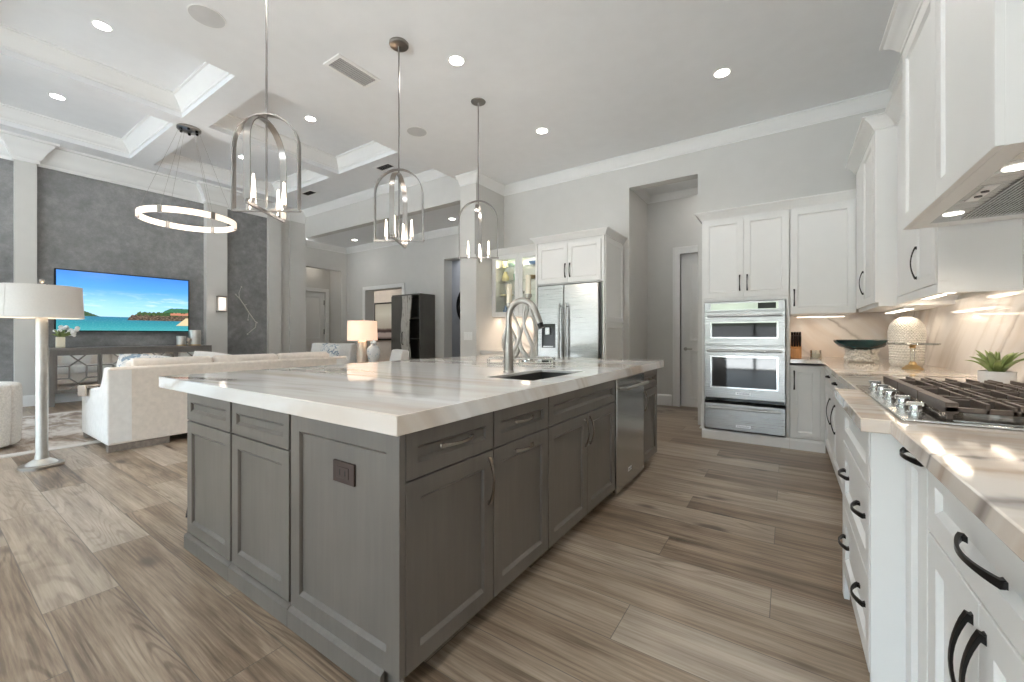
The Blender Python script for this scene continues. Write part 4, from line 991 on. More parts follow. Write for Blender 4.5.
light('cabinet_light', 'AREA', (-3.5, 5.55, 1.44), 2.5, (1, .80, .62), t, .9, (0, 0, 0), sy=.05)
t = cabinet('base_cabinet', 'white bar base cabinet beneath the glass-front cabinet', 'cabinet', frame(-4.0, 5.08, (1, 0), (0, -1)), 1.035, .60, .10, ZB-.002, [('door', .004, .515, .115, .842, None), ('door', .519, 1.03, .115, .842, None)], 'white', 'black', toe=(.05, 'white'), group=Gc)
single('bar_worktop', 'short veined quartz counter of the bar beside the fridge', 'worktop', MB().box(-4.006, -2.963, 5.04, YK-.016, ZB, ZT), 'quartz', .003)
# dishes behind the glass
def dish(lab, kind, mat, x, z, prof, gname='dishes in the glass cabinet'):
    mb = MB(); mb.lathe(prof, (x, 5.54, z), 20); return single(kind, lab, kind.replace('_', ' '), mb, mat, group=gname)
BOWL = [(.03, 0), (.035, .006), (.07, .03), (.09, .07), (.085, .07), (.06, .03), (.01, .012)]
VASE = [(.04, 0), (.055, .03), (.06, .08), (.03, .14), (.028, .17), (.022, .17), (.02, .1)]
TUM = [(.03, 0), (.036, .004), (.04, .12), (.037, .12), (.03, .008)]
PL = [(.05, 0), (.055, .004), (.11, .012), (.11, .03), (.05, .03)]
dish('pale green bowl on the top shelf of the glass cabinet, left pane', 'bowl', 'towel', -3.72, 2.248, BOWL)
dish('yellow tumbler on the top shelf of the glass cabinet', 'tumbler', 'yellow', -3.88, 2.248, TUM)
dish('yellow vase on the middle shelf of the glass cabinet', 'vase', 'yellow', -3.87, 2.028, VASE)
dish('green tumbler on the middle shelf of the glass cabinet', 'tumbler', 'towel', -3.66, 2.028, TUM)
dish('yellow plates stacked on the lower shelf of the glass cabinet', 'plate_stack', 'yellow', -3.84, 1.788, PL)
dish('dark blue vase on the floor of the glass cabinet', 'vase', 'blue', -3.85, 1.47, VASE)
dish('white bowl on the lower shelf of the glass cabinet', 'bowl', 'ceramic', -3.6, 1.788, BOWL)
dish('dark blue bowl on the top shelf behind the right pane', 'bowl', 'blue', -3.32, 2.248, BOWL)
dish('gold bowl on the middle shelf behind the right pane', 'bowl', 'gold', -3.35, 2.028, BOWL)
dish('dark teal vase on the middle shelf behind the right pane', 'vase', 'teal', -3.16, 2.028, VASE)
dish('clear tumbler on the top shelf behind the right pane', 'tumbler', 'ceramic', -3.16, 2.248, TUM)
dish('white vase on the floor of the glass cabinet, right pane', 'vase', 'ceramic', -3.2, 1.47, VASE)
t = thing('wine_glass', 'stemmed wine glass on the bar counter left of the faucet', 'glass', (-3.62, 5.35, ZT))
mb = MB(); mb.lathe([(.04, 0), (.04, .003), (.006, .008), (.005, .09), (.03, .11), (.045, .15), (.038, .21), (.036, .21), (.042, .15), (.004, .1)], (-3.62, 5.35, ZT), 22); obj('glass_body', mb, 'glass', t)
# ================================================================ CEILING FIXTURES
def can(x, y, z, lab, r=.064, w=CAN_W):
    t = thing('recessed_light', lab, 'ceiling light', (x, y, z), 0, 'round recessed downlights')
    mb = MB(); mb.ringloop([[(x+rr*math.cos(2*math.pi*k/28), y+rr*math.sin(2*math.pi*k/28), z+dz) for k in range(28)] for rr, dz in ((r, 0), (r+.018, 0), (r+.016, -.006), (r, -.004))])
    obj('trim_ring', mb, 'trim', t)
    obj('lens', MB().lathe([(r, -.001), (r, -.004)], (x, y, z), 28), 'lens', t)
    light('downlight', 'SPOT', (x, y, z-.02), w, (1, .96, .91), t, .07, (0, 0, 0), R(150))
can(-2.50, 2.80, ZK, 'bright recessed downlight between the middle pendant and the kitchen vent side')
can(-.516, 4.35, ZK, 'bright recessed downlight nearest the ovens')
can(-2.49, 4.35, ZK, 'bright recessed downlight nearest the fridge')
for i, (x, y) in enumerate(((-2.5, 1.05), (-.5, 2.55), (-.5, .9), (-2.5, -.7), (-.5, -.7), (-3.2, -2.6), (-.8, -2.6))):
    can(x, y, ZK, ('recessed downlight above the near end of the island', 'recessed downlight over the aisle beside the island', 'recessed downlight over the aisle at the camera', 'recessed downlight behind the island end', 'recessed downlight behind the camera by the counter', 'recessed downlight near the terrace doors, island side', 'recessed downlight near the terrace doors, counter side')[i])
can(-6.25, 1.2, ZC, 'recessed downlight in the coffer panel next to the kitchen ceiling', .072)
can(-8.64, 1.2, ZC, 'recessed downlight in the coffer panel above the floor lamp and feature wall', .072)
can(-6.22, 3.55, ZC, 'recessed downlight in the coffer panel left of the ceiling vent', .072)
can(-8.64, 3.6, ZC, 'recessed downlight in the far coffer panel, seen through the nearest pendant', .072)
can(-9.46, 6.60, ZK, 'recessed downlight in the foyer ceiling by the entry door', w=8)
can(-6.00, 6.58, ZK, 'recessed downlight in the foyer ceiling above the dark cabinet', w=7)
light('study_fill', 'AREA', (-11.8, 8.4, 3.15), 14, (1, .93, .82), None, 1.2, (0, 0, 0))  # added fill with no fixture, brightens the study
light('gallery_fill', 'AREA', (-6.9, 7.9, 3.15), 8, (.9, .94, 1), None, 1.0, (0, 0, 0))  # unseen fill, added to lift the gallery wall
light('hall_fill', 'AREA', (-.9, 6.4, 3.4), 3.5, (1, .95, .88), None, .5, (0, 0, 0))  # added fill without a fixture, lifts the hall and its door
light('alcove_fill', 'AREA', (-10.98, 6.4, 3.2), 1., (1, .92, .8), None, .3, (0, 0, 0))  # added fill, no fixture, keeps the alcove from going dark
for x, y, lab in ((-3.78, 1.318, 'flush round ceiling speaker near the first pendant'), (-3.78, 3.51, 'flush round ceiling speaker between the second and third pendants')):
    t = thing('ceiling_speaker', lab, 'speaker', (x, y, ZK), 0, 'flush ceiling speakers')
    obj('grille', MB().lathe([(.118, 0), (.118, -.003), (.02, -.005)], (x, y, ZK), 32), 'ceilgrey', t)
    mb = MB(); mb.ringloop([[(x+rr*math.cos(2*math.pi*k/32), y+rr*math.sin(2*math.pi*k/32), ZK+dz) for k in range(32)] for rr, dz in ((.118, 0), (.125, 0), (.124, -.004), (.118, -.004))]); obj('bezel', mb, 'trim', t)
def vent(x, y, z, a, b, lab, alongy):
    t = thing('ceiling_vent', lab, 'vent', (x, y, z), 0, 'ceiling air vents')
    la, lb = (b, a) if alongy else (a, b)
    hx, hy = (la/2, lb/2)
    obj('frame', MB().ringloop([[(x-hx+i, y-hy+i, z+dz), (x+hx-i, y-hy+i, z+dz), (x+hx-i, y+hy-i, z+dz), (x-hx+i, y+hy-i, z+dz)] for i, dz in ((0, 0), (.005, -.008), (.035, -.010), (.035, 0))]), 'trim', t)
    obj('duct_shade', MB().box(x-hx+.035, x+hx-.035, y-hy+.035, y+hy-.035, z-.0015, z-.0005), 'void_shade', t)  # thin dark sheet painted for the shade behind the louvres
    mb = MB(); n = 6
    for k in range(n):
        if alongy:
            xx = x-hx+.04+(2*hx-.08)*(k+.5)/n; mb.loops([[(xx-.008, y0, z-.010), (xx-.006, y0, z-.010), (xx+.006, y0, z-.002), (xx+.004, y0, z-.002)] for y0 in (y-hy+.036, y+hy-.036)])
        else:
            yy = y-hy+.04+(2*hy-.08)*(k+.5)/n; mb.loops([[(x0, yy-.008, z-.010), (x0, yy-.006, z-.010), (x0, yy+.006, z-.002), (x0, yy+.004, z-.002)] for x0 in (x-hx+.036, x+hx-.036)])
    obj('louvre', mb, 'grille', t)
vent(-3.425, 2.372, ZK, .46, .25, 'white framed air vent in the kitchen ceiling between two pendants', True)
vent(-6.24, 5.0, ZG, .42, .22, 'air vent in the beam strip right of the coffers, nearer one', False)
vent(-8.78, 4.98, ZG, .42, .22, 'air vent in the beam strip right of the coffers, farther one', False)
# pendants: two crossing arches over crossing bars
def make_pendant(lab):
    t = thing('pendant_light', lab, 'pendant light', (0, 0, 0), 0, 'arched pendants over the island')
    H = ZK-1.965; Wd = .205; top = .61
    c = obj('ceiling_canopy', MB().lathe([(.082, H), (.082, H-.018), (.075, H-.026), (.012, H-.032)], (0, 0, 0), 28), 'pendant', t, local=True)
    obj('rod', MB().tube([(0, 0, H-.03), (0, 0, .012)], .0065, 8), 'pendant', t, local=True)
    for q in range(2):
        s_ = 1-.07*q
        F = Matrix.Rotation(R(90*q), 4, 'Z')
        mb = MB(); mb.M = F; pts = [(-Wd, 0, 0)]
        pts += [(-Wd, 0, (top-Wd*s_)*k/5) for k in range(1, 5)]
        for k in range(17):
            a = math.pi*(1-k/16); pts.append((Wd*math.cos(a), 0, top*s_-Wd*1.0*s_+Wd*math.sin(a)*s_))
        pts += [(Wd, 0, (top-Wd*s_)*k/5) for k in (4, 3, 2, 1)] + [(Wd, 0, 0)]
        mb.tube(pts, 1, flat=(.0035, .0205), up=(1, 0, 0)); obj('arch', mb, 'pendant', t, local=True)
        mb = MB(); mb.M = F; mb.box(-Wd-.006, Wd+.006, -.0085, .0085, -.009-.012*q, .008-.012*q); br = obj('cross_bar', mb, 'pendant', t, local=True)
        for sx in (-1, 1):
            mb = MB(); mb.M = F; mb.sphere((sx*(Wd+.004), 0, 0), .012, 10, 6); obj('end_knob', mb, 'pendant', br, local=True)
        for sx in (-1, 1):
            mb = MB(); mb.M = F; mb.lathe([(.017, 0), (.014, .004), (.012, .03), (.014, .034)], (sx*(.11, .14)[q], 0, .0), 14); k_ = obj('candle_socket', mb, 'pendant', t, local=True)
            mb = MB(); mb.M = F; mb.lathe([(.012, .034), (.0125, .06), (.0065, .175), (.005, .18)], (sx*(.11, .14)[q], 0, 0), 14); obj('candle_bulb', mb, 'bulb', k_, local=True)
    l = light('pendant_glow', 'POINT', (0, 0, .09), 7, (1, .90, .80), t, .06); l.location = (0, 0, .09)
    return t
pd = make_pendant('arched pendant over the near end of the island, its rod cut by the photo top'); pd.location = (-2.76, 1.285, 1.955); pd.rotation_euler = (0, 0, R(36))
dup(pd, (-2.765, 2.362, 1.968), 'bronze arched pendant over the middle of the island', R(34))
dup(pd, (-2.75, 3.43, 1.985), 'bronze arched pendant over the far end of the island, in front of the pier', R(34))
# ring chandelier
RX, RY, RZ = -7.55, 2.40, 2.90
t = thing('ring_chandelier', 'glowing ring chandelier with metal clasps above the living room', 'chandelier', (RX, RY, RZ))
obj('ceiling_canopy', MB().lathe([(.15, ZG-RZ), (.15, ZG-RZ-.03), (.14, ZG-RZ-.036)], (RX, RY, RZ), 30), 'pendant', t)
for k in range(6):
    a0, a1 = R(60*k+10+3), R(60*k+10+57); n_ = 16; rr = .585
    rings = []
    for i in range(n_+1):
        a = a0+(a1-a0)*i/n_; cs, sn = math.cos(a), math.sin(a)
        rings.append([(RX+r_*cs, RY+r_*sn, RZ+z) for r_, z in ((rr-.015, -.042), (rr+.015, -.042), (rr+.015, .042), (rr-.015, .042))])
    obj('glass_segment', MB().loops(rings), 'ringglow' if 'ringglow' in M else 'glow', t)
    a = R(60*k+10); c, s = math.cos(a), math.sin(a)
    F = Matrix.Translation((RX, RY, RZ)) @ Matrix.Rotation(a, 4, 'Z')
    mb = MB(); mb.M = F; mb.box(rr-.024, rr+.024, -.022, .022, -.052, -.043); mb.box(rr+.016, rr+.024, -.022, .022, -.052, .055); mb.box(rr-.024, rr-.016, -.022, .022, -.052, .055); obj('clasp', mb, 'nickel', t)
    obj('cable', MB().tube([(RX+rr*c, RY+rr*s, RZ+.04), (RX+.12*c, RY+.12*s, ZG-.03)], .0016, 6), 'nickel', t)
mb = MB()
for k in range(6):
    a = R(60*k+40); mb.lathe([(.018, ZG-.036), (.018, ZG-.06), (.008, ZG-.065)], (RX+.11*math.cos(a), RY+.11*math.sin(a), 0), 10)
obj('canopy_lamps', mb, 'black', t)
light('ring_glow', 'POINT', (RX, RY, RZ), 14, (1, .91, .82), t, .5)

# ================================================================ GREAT ROOM
single('area_rug', 'brown and cream streaked rug under the sofas', 'rug', MB().box(-8.75, -6.22, -1.6, 4.33, .001, .014), 'rug')
rb = MB()
for b in ((-8.87, -8.75, -1.72, 4.45), (-6.22, -6.10, -1.72, 4.45), (-8.75, -6.22, -1.72, -1.6), (-8.75, -6.22, 4.33, 4.45)): rb.box(*b, .001, .012)
rg = bpy.data.objects['area_rug']; obj('border', rb, 'rugedge', rg)
# television
t = thing('television', 'flat wall television showing a blue bay with headland and beach', 'television', (XT, 2.31, 1.75))
obj('housing', MB().box(XT+.01, XT+.075, 1.385, 3.255, 1.215, 2.285), 'black', t, .004)
obj('screen', MB().box(XT+.075, XT+.078, 1.405, 3.235, 1.235, 2.265), 'tv', t)
# console
t = thing('console_table', 'long grey console with latticed mirror doors below the television', 'console', (-10.0, 2.38, 0))
Cy0, Cy1, Cf, Cb = 1.27, 3.49, -9.77, XT+.03
obj('top', MB().box(Cb, Cf, Cy0, Cy1, .90, .945), 'console', t, .004)
mb = MB(); mb.box(Cb, Cf-.02, Cy0+.02, Cy1-.02, .20, .24); mb.box(Cb, Cf-.02, Cy0+.02, Cy1-.02, .84, .90); obj('carcass_rail', mb, 'console', t)
for y in (Cy0+.0, Cy1-.06):
    for x in (Cb, Cf-.06): obj('leg', MB().box(x, x+.06, y, y+.06, 0, .90), 'console', t)
obj('back_panel', MB().box(Cb, Cb+.02, Cy0+.06, Cy1-.06, .24, .84), 'console', t)
bw = (Cy1-Cy0-.12)/4
for k in range(4):
    y0 = Cy0+.06+k*bw; y1 = y0+bw
    d = obj('mirror_door', MB().box(Cf-.032, Cf-.026, y0+.03, y1-.03, .25, .83), 'mirror', t)
    mb = MB()
    for b in ((y0+.004, y0+.03, .24, .84), (y1-.03, y1-.004, .24, .84), (y0+.03, y1-.03, .24, .262), (y0+.03, y1-.03, .818, .84)): mb.box(Cf-.036, Cf-.014, *b)
    obj('door_frame', mb, 'console', d)
    ym, zm = (y0+y1)/2, .54; hx_ = .10; mb = MB()
    hexp = [(ym-hx_, zm-.10), (ym-hx_, zm+.10), (ym, zm+.19), (ym+hx_, zm+.10), (ym+hx_, zm-.10), (ym, zm-.19)]
    segs = [(hexp[i], hexp[(i+1) % 6]) for i in range(6)]
    segs += [((ym, zm+.19), (ym-.09, zm+.285)), ((ym, zm+.19), (ym+.09, zm+.285)), ((ym, zm-.19), (ym-.09, zm-.285)), ((ym, zm-.19), (ym+.09, zm-.285)), (hexp[0], (y0+.03, zm-.10)), (hexp[1], (y0+.03, zm+.10)), (hexp[3], (y1-.03, zm+.10)), (hexp[4], (y1-.03, zm-.10))]
    for a, b in segs: mb.tube([(Cf-.022, a[0], a[1]), (Cf-.022, b[0], b[1])], 1, flat=(.008, .010), up=(1, 0, 0))
    obj('lattice', mb, 'console', d)
# on the console
t = thing('flower_vase', 'short ivory vase of pale flowers at the lamp end of the console', 'vase', (-9.98, 1.42, .945))
obj('vase', MB().box(-10.03, -9.93, 1.37, 1.47, .945, 1.12), 'candle', t, .008)
random.seed(11); mb = MB()
for k in range(22): mb.sphere((-9.98+random.uniform(-.10, .10), 1.46+random.uniform(-.10, .14), 1.15+random.uniform(0, .14)), random.uniform(.022, .04), 8, 5)
o = obj('blossoms', mb, 'sofawhite', t); o['kind'] = 'stuff'
mb = MB()
for k in range(18):
    p = Vector((-9.98, 1.42, 1.11)); e = p+Vector((random.uniform(-.13, .13), random.uniform(-.12, .20), random.uniform(.05, .16))); mb.tube([p, (p+e)/2+Vector((0, 0, .02)), e], [.004, .018, .002], 6)
o = obj('foliage', mb, 'leaf', t); o['kind'] = 'stuff'
for nm, y, r_, h, lab in (('canister', 3.04, .075, .19, 'shorter silver canister on the console'), ('canister', 3.265, .10, .31, 'taller silver canister on the end of the console')):
    k = thing(nm, lab, 'canister', (-9.97, y, .945), 0, 'silver canisters on the console')
    obj('body', MB().lathe([(r_, 0), (r_, h*.97), (r_*.96, h), (r_*.9, h), (r_*.88, h*.9), (.01, h*.88)], (-9.97, y, .945), 26), 'metal_silver', k)
    obj('band', MB().lathe([(r_+.002, 0), (r_+.003, .012), (r_+.001, .02)], (-9.97, y, .945), 26), 'gold', k)
t = thing('orchid_sprig', 'small beige dried flowers between the two silver canisters', 'flowers', (-9.88, 3.14, .945))
mb = MB()
for k in range(9): mb.sphere((-9.88+random.uniform(-.03, .03), 3.14+random.uniform(-.03, .02), .975+random.uniform(0, .12)), .022, 8, 5)
obj('blossoms', mb, 'tray_wood', t)['kind'] = 'stuff'
# wall sconce on the second pilaster
sx, sy = XT+.15, 3.79
t = thing('wall_sconce', 'rectangular metal sconce on the white pilaster right of the television', 'sconce', (sx, sy, 1.83))
obj('back_plate', MB().box(sx, sx+.015, sy-.085, sy+.085, 1.645, 1.995), 'nickel', t, .003)
mb = MB()
for b in ((sy-.085, sy+.085, 1.965, 1.995), (sy-.085, sy+.085, 1.645, 1.675)): mb.box(sx+.015, sx+.10, *b)
obj('frame', mb, 'nickel', t)
mb = MB(); mb.loops([[(sx+.02+.075*(1-math.cos(a))*0+.055+.04*math.sin(a)*0+(.035*math.cos(a)), sy+.07*math.sin(a), z) for a in [2*math.pi*k/16 for k in range(16)]] for z in (1.68, 1.96)])
obj('glass_shade', mb, 'sconce_glass', t)
light('sconce_glow', 'POINT', (sx+.14, sy, 1.85), 1.2, (1, .85, .7), t, .05)
# branch wall art
t = thing('branch_wall_art', 'slender pale branch sculpture on the dark wall between the pilasters', 'wall art', (XT, 4.38, 1.7))
X_ = XT+.035
mb = MB(); mb.tube([(X_, 4.12, 2.06), (X_, 4.20, 1.98), (X_, 4.30, 1.83), (X_, 4.40, 1.66), (X_, 4.53, 1.47), (X_, 4.585, 1.43)], [.008, .012, .013, .013, .012, .006], 8)
obj('main_stem', mb, 'metal_silver', t)
mb = MB(); mb.tube([(X_, 4.55, 1.45), (X_, 4.53, 1.33), (X_, 4.42, 1.23), (X_, 4.36, 1.17)], [.010, .010, .009, .004], 8)
mb.tube([(X_, 4.20, 1.98), (X_, 4.19, 2.10), (X_, 4.235, 2.24)], [.008, .006, .003], 8); mb.tube([(X_, 4.40, 1.66), (X_, 4.37, 1.50)], [.007, .003], 8); mb.tube([(X_, 4.30, 1.83), (X_, 4.36, 1.86)], [.006, .003], 8)
obj('twig', mb, 'metal_silver', t)
for p in ((4.12, 2.06), (4.235, 2.24), (4.36, 1.17), (4.37, 1.5)): obj('bud', MB().sphere((X_+.01, p[0], p[1]), .018, 8, 5), 'metal_silver', t)
for p in ((4.20, 1.98), (4.53, 1.47)): obj('wall_pin', MB().tube([(XT+.001, p[0], p[1]), (X_, p[0], p[1])], .006, 6), 'metal_silver', t)
# sofa seen from behind
t = thing('sofa', 'long cream upholstered sofa with its back to the island', 'sofa', (-6.0, 2.42, 0))
Y0, Y1 = 1.09, 3.72
side = [(-5.50, .072), (-5.505, .825), (-5.54, .840), (-5.62, .835), (-5.74, .66), (-5.80, .625), (-6.50, .56), (-6.535, .53), (-6.54, .072)]
obj('arm', MB().prism(side, Y0, Y0+.20, 'y'), 'sofawhite', t, .018, 3); obj('arm', MB().prism(side, Y1-.20, Y1, 'y'), 'sofawhite', t, .018, 3)  # arms whiter than the back: window light put into the fabric colour
bk = [(-5.50, .072), (-5.505, .822), (-5.53, .838), (-5.62, .832), (-5.75, .45), (-5.75, .072)]
obj('back', MB().prism(bk, Y0+.015, Y1-.015, 'y'), 'sofa', t, .012, 3)
obj('seat_base', MB().box(-6.50, -5.75, Y0+.2, Y1-.2, .085, .30), 'sofa', t, .02)
n_ = 3; cw = (Y1-Y0-.4)/n_
for k in range(n_):
    ya = Y0+.2+k*cw
    obj('seat_cushion', MB().box(-6.53, -5.82, ya+.004, ya+cw-.004, .30, .47), 'sofawhite', t, .03, 3)
    obj('back_cushion', MB().prism([(-5.64, .48), (-5.62, .885), (-5.70, .91), (-5.84, .88), (-5.97, .47)], ya+.006, ya+cw-.006, 'y'), 'sofa', t, .035, 3)
for x in (-5.505, -6.52):
    for y in (Y0+.01, Y1-.50):
        xx = (x-.09, x) if x > -6 else (x, x+.09)
        obj('foot', MB().box(*xx, y, y+.48, 0.0 if x > -6 else .015, .072), 'wood_feet', t, .003)
t = thing('arm_tray', 'tan wooden tray folded over the near arm of the cream sofa', 'tray', (-6.3, 1.2, .6))
mb = MB(); mb.M = Matrix.Translation((-6.32, 1.19, .596)) @ Matrix.Rotation(R(-5.2), 4, 'Y')
mb.box(-.17, .17, -.125, .125, 0, .018); mb.box(-.17, .17, -.140, -.125, -.10, .018); mb.box(-.17, .17, .125, .14, -.10, .018); obj('board', mb, 'tray_wood', t, .003)
def pillow(lab, c, sz, rot, mat, grp):
    t = thing('throw_pillow', lab, 'pillow', c, 0, grp); t.rotation_euler = rot
    mb = MB(); N = 12; rows = []
    for sgn in (1, -1):
        vv = []
        for i in range(N+1):
            for j in range(N+1):
                a, b = i/N*2-1, j/N*2-1
                pinch = 1-.10*(a*a*b*b) - .05*((1-a*a)*b*b+(1-b*b)*a*a)
                th = sz[2]*((1-a**4)*(1-b**4))**.5
                vv.append((a*sz[0]*pinch, sgn*th, b*sz[1]*pinch))
        fs = [(i*(N+1)+j, (i+1)*(N+1)+j, (i+1)*(N+1)+j+1, i*(N+1)+j+1) for i in range(N) for j in range(N)]
        mb.add(vv, fs)
    obj('cushion_cover', mb, mat, t, local=True)
    pts = []
    for k in range(40):
        s = k/10; a, b = ((-1+2*(s % 1)), -1) if s < 1 else (1, -1+2*(s % 1)) if s < 2 else (1-2*(s % 1), 1) if s < 3 else (-1, 1-2*(s % 1))
        pinch = 1-.10*(a*a*b*b) - .05*((1-a*a)*b*b+(1-b*b)*a*a); pts.append((a*sz[0]*pinch, 0, b*sz[1]*pinch))
    obj('piping', MB().tube(pts, .006, 6, closed=True), mat, t, local=True)
    return t
pillow('blue and white printed pillow at the near arm of the cream sofa', (-6.14, 1.52, .70), (.25, .25, .07), (R(-18), R(6), R(72)), 'pattern', 'pillows on the cream sofa')
pillow('plain white pillow leaning in the cream sofa next to the printed pillow', (-6.10, 2.20, .70), (.25, .25, .08), (R(-16), R(10), R(80)), 'sofawhite', 'pillows on the cream sofa')
# end table with lamp and jar, behind the far arm of the sofa
t = thing('end_table', 'small pale end table at the far arm of the cream sofa', 'table', (-5.62, 4.10, 0))
obj('top', MB().lathe([(.30, .66), (.30, .69), (.295, .695)], (-5.62, 4.10, 0), 36), 'tray_wood', t)
obj('pedestal', MB().lathe([(.20, 0), (.20, .02), (.05, .05), (.04, .35), (.06, .62), (.14, .66)], (-5.62, 4.10, 0), 28), 'wood_feet', t)
t = thing('table_lamp', 'lit table lamp with drum shade and champagne bottle base', 'lamp', (-5.67, 4.10, .695))
lc = (-5.67, 4.10, .695)
obj('base', MB().lathe([(.085, 0), (.092, .01), (.092, .05), (.085, .20), (.075, .32), (.068, .36), (.03, .375), (.012, .38)], lc, 28), 'champ', t)
obj('stem', MB().tube([(lc[0], lc[1], lc[2]+.37), (lc[0], lc[1], lc[2]+.70)], .006, 8), 'nickel', t)
obj('lamp_shade', MB().ringloop([[(lc[0]+r_*math.cos(2*math.pi*k/36), lc[1]+r_*math.sin(2*math.pi*k/36), lc[2]+z) for k in range(36)] for r_, z in ((.232, .375), (.222, .685), (.217, .685), (.227, .375))]), 'shade_lit', t)
obj('finial', MB().sphere((lc[0], lc[1], lc[2]+.71), .014, 10, 6), 'nickel', t)
light('lamp_bulb', 'POINT', (lc[0], lc[1], lc[2]+.53), 7, (1, .75, .5), t, .05)
t = thing('ginger_jar', 'blue and white porcelain jar beside the lit table lamp', 'jar', (-5.42, 4.10, .695))
jc = (-5.42, 4.12, .695)
obj('body', MB().lathe([(.05, 0), (.055, .01), (.085, .10), (.10, .18), (.095, .24), (.06, .285), (.04, .30), (.042, .33)], jc, 28), 'bluewhite', t)
obj('lid', MB().lathe([(.048, .33), (.05, .34), (.035, .36), (.012, .37), (.016, .385), (.005, .395)], jc, 20), 'bluewhite', t)
# armchairs beyond
def armchair(lab, c, rz, mat, wd=.8, ht=.90, kind='armchair'):
    t = thing(kind, lab, kind, c, rz)
    h = wd/2
    mb = MB(); mb.prism([(.40, .10), (.44, ht-.02), (.40, ht), (.30, ht-.01), (.20, .42), (.20, .10)], -h, h, 'y'); obj('back', mb, mat, t, .025, 3, local=True)
    for s in (-1, 1): obj('arm', MB().box(-.42, .30, s*h-(.13 if s > 0 else 0), s*h+(.13 if s < 0 else 0), .10, .62), mat, t, .03, 3, local=True)
    obj('seat_cushion', MB().box(-.44, .22, -h+.135, h-.135, .26, .46), mat, t, .035, 3, local=True)
    obj('seat_base', MB().box(-.40, .24, -h+.13, h-.13, .10, .26), mat, t, local=True)
    for a in (-.36, .34):
        for b in (-h+.06, h-.06): obj('leg', MB().tube([(a, b, .11), (a, b, 0)], [.025, .018], 8), 'wood_feet', t, local=True)
    return t
armchair('white loveseat with printed pillow across the room by the entry', (-8.52, 5.05, 0), R(93), 'sofawhite', 1.42, .97, 'loveseat')
armchair('white armchair right of the lit table lamp', (-6.42, 5.05, 0), R(65), 'sofawhite', .75, .87)
pillow('blue printed pillow on the white loveseat by the entry', (-8.08, 5.02, .76), (.24, .22, .07), (R(-15), R(8), R(20)), 'pattern', 'pillows on the far loveseat')
# swivel chair at the very left, woven upholstery with a channelled back
t = thing('barrel_chair', 'pale woven barrel chair at the left edge of the photo', 'armchair', (-6.72, .22, 0))
def arcp(r_, a0, a1, n_, z, cx_=-6.72, cy_=.20): return [(cx_+r_*math.cos(R(a0+(a1-a0)*k/n_)), cy_+r_*math.sin(R(a0+(a1-a0)*k/n_)), z) for k in range(n_+1)]
for k in range(7):
    a0 = -130+k*37; rings = []
    for z, dr in ((.05, .0), (.30, .012), (.60, .012), (.66, 0.)):
        rings.append(arcp(.47+dr, a0+.8, a0+36.2, 6, z)+arcp(.36-dr*.3, a0+.8, a0+36.2, 6, z)[::-1])
    obj('back_channel', MB().loops(rings), 'woven', t, .02, 3)
obj('seat', MB().lathe([(.35, .05), (.35, .38), (.33, .43), (.2, .45)], (-6.72, .20, 0), 32), 'woven', t)
obj('back_cushion', MB().box(-6.56, -6.42, -.02, .44, .46, .71), 'woven', t, .04, 3)
obj('swivel_base', MB().lathe([(.30, .014), (.30, .05)], (-6.72, .20, 0), 28), 'stool', t)
# floor lamp
t = thing('floor_lamp', 'silver column floor lamp with rectangular linen shade', 'lamp', (-5.455, .665, 0))
lx, ly = -5.455, .665
obj('base_disc', MB().lathe([(.140, 0), (.140, .02), (.132, .026)], (lx, ly, 0), 36), 'nickel', t)
mb = MB(); mb.lathe([(.10, .026), (.085, .045), (.046, .07), (.039, .12), (.039, 1.25), (.036, 1.33), (.02, 1.36)], (lx, ly, 0), 28); obj('pole', mb, 'metal_silver', t)
sc_ = (lx-.045, ly, 0)
ring_ = lambda r_, z: [(sc_[0]+r_*math.cos(2*math.pi*k/48), sc_[1]+r_*math.sin(2*math.pi*k/48), z) for k in range(48)]
sh_ = obj('lamp_shade', MB().ringloop([ring_(.268, 1.31), ring_(.256, 1.59), ring_(.251, 1.59), ring_(.263, 1.31)]), 'shade', t)
mb = MB()
for z, r_ in ((1.31, .2685), (1.587, .2565)): mb.tube(ring_(r_, z), .0035, 6, closed=True)
an_ = R(-56); mb.tube([(sc_[0]+r_*math.cos(an_), sc_[1]+r_*math.sin(an_), z) for r_, z in ((.2685, 1.31), (.2565, 1.588))], .002, 6)
obj('shade_trim', mb, 'shade', sh_)
obj('stem', MB().tube([(lx, ly, 1.35), (lx, ly, 1.63)], .007, 8), 'nickel', t)
mb = MB(); mb.box(lx-.29, lx+.25, ly-.004, ly+.004, 1.585, 1.592); obj('shade_spider', mb, 'nickel', t)
obj('finial', MB().sphere((lx, ly, 1.635), .018, 12, 8), 'nickel', t)
light('lamp_bulb', 'POINT', (lx, ly, 1.46), 6, (1, .78, .55), t, .05)
# cabinet of dark wood and live-edge slab in the foyer
t = thing('wine_cabinet', 'tall dark cabinet with a live-edge slab front beside the far doorway', 'cabinet', (-7.6, 6.95, 0))
wx0, wx1, wy0, wy1, wh = -8.10, -7.11, 6.70, 7.19, 2.10
mb = MB()
for b in ((wx0, wx0+.03, wy0+.02, wy1, .05, wh), (wx1-.03, wx1, wy0, wy1, .05, wh), (wx0+.03, wx1-.03, wy1-.02, wy1, .05, wh), (wx0, wx1, wy0, wy1, wh, wh+.03), (wx0, wx1, wy0, wy1, .02, .05)): mb.box(*b)
obj('carcass', mb, 'darkwood', t, .003)
obj('plinth', MB().box(wx0+.05, wx1-.05, wy0+.05, wy1, 0, .02), 'stool', t)
obj('door', MB().box(wx0+.002, wx0+.40, wy0-.02, wy0+.02, .06, wh-.005), 'darkwood', t, .003)
random.seed(2); e0 = []; e1 = []
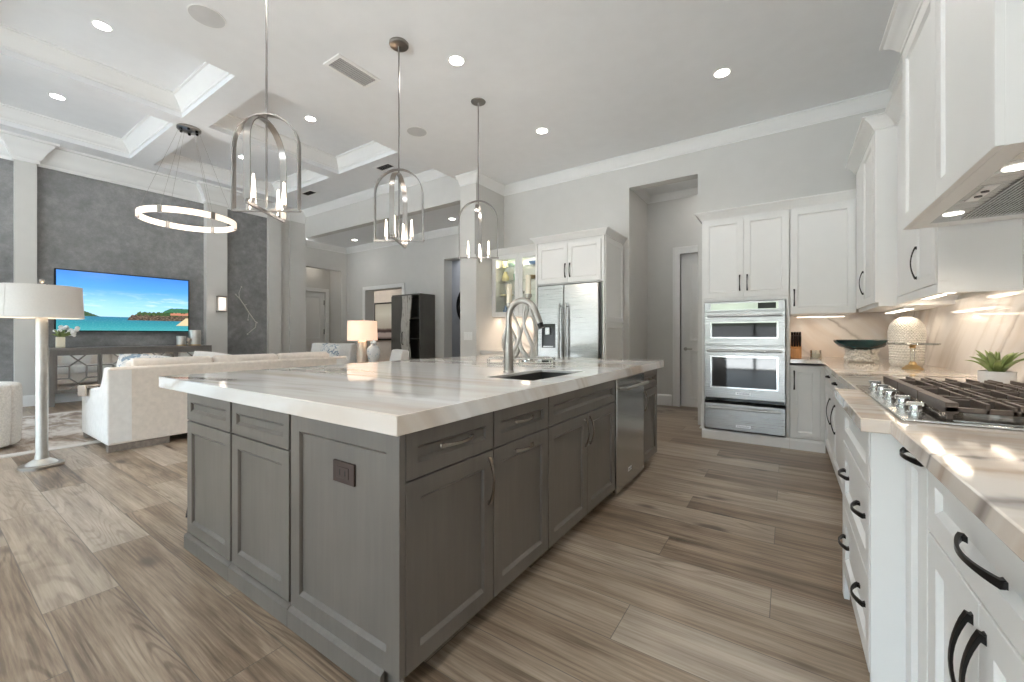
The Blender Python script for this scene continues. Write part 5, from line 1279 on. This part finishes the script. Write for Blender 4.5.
for k in range(22):
    z = .06+(wh-.07)*k/21; e0.append((wx0+.40+.03*math.sin(z*4.1)+random.uniform(-.008, .008), z)); e1.append((wx0+.70+.04*math.sin(z*3.2+1)+random.uniform(-.008, .008), z))
obj('live_edge_slab', MB().prism(e0+e1[::-1], wy0-.045, wy0-.02, 'y'), 'liveedge', t)
for k, z in enumerate((.55, 1.05, 1.55)): obj('shelf', MB().box(wx0+.03, wx1-.03, wy0+.03, wy1-.02, z, z+.02), 'darkwood', t)
obj('handle', MB().tube([(wx0+.46, wy0-.05, .92), (wx0+.46, wy0-.085, .95), (wx0+.46, wy0-.085, 1.2), (wx0+.46, wy0-.05, 1.23)], .009, 8), 'black', t)
t = thing('shelf_ornament', 'small white ornament on a shelf inside the dark foyer cabinet', 'ornament', (-7.28, 6.92, 1.57))
obj('body', MB().lathe([(.03, 0), (.045, .03), (.03, .08), (.018, .10), (.03, .13), (.012, .17)], (-7.28, 6.92, 1.57), 16), 'ceramic', t); obj('foot', MB().lathe([(.04, 0), (.04, .008)], (-7.28, 6.92, 1.57), 16), 'gold', t)
# art in the study
t = thing('framed_painting', 'abstract landscape painting in a dark frame through the foyer doorway', 'painting', (-11.7, 9.5, 1.62))
obj('canvas', MB().box(-12.35, -10.95, 9.465, 9.49, 1.01, 2.25), 'art', t)
o5 = lambda i, y: [(-12.40+i, y, .96+i), (-10.90-i, y, .96+i), (-10.90-i, y, 2.30-i), (-12.40+i, y, 2.30-i)]
obj('frame', MB().ringloop([o5(0, 9.50), o5(0, 9.45), o5(.05, 9.45), o5(.05, 9.50)]), 'black', t)
t = thing('round_mirror', 'round dark-framed mirror on the gallery wall behind the white pier', 'mirror', (-6.85, 8.40, 1.94))
F = Matrix.Translation((-6.85, 8.40, 1.94)) @ Matrix.Rotation(R(90), 4, 'X')
mb = MB(); mb.M = F; mb.ringloop([[(r_*math.cos(2*math.pi*k/48), r_*math.sin(2*math.pi*k/48), z) for k in range(48)] for r_, z in ((.62, 0), (.62, .04), (.54, .04), (.54, 0))]); obj('frame', mb, 'black', t)
mb = MB(); mb.M = F; mb.lathe([(.545, .005), (.545, .012)], (0, 0, 0), 48); obj('mirror_glass', mb, 'mirror', t)
# switch plate on the pier
t = thing('light_switch', 'white three-gang switch plate on the pier end', 'switch', (-4.17, 4.95, 1.12))
obj('cover_plate', MB().box(-4.26, -4.09, 4.943, 4.95, 1.075, 1.20), 'plastic_white', t, .002)
for k in range(3): obj('rocker', MB().box(-4.245+k*.05, -4.21+k*.05, 4.939, 4.943, 1.10, 1.175), 'plastic_white', t, .001)
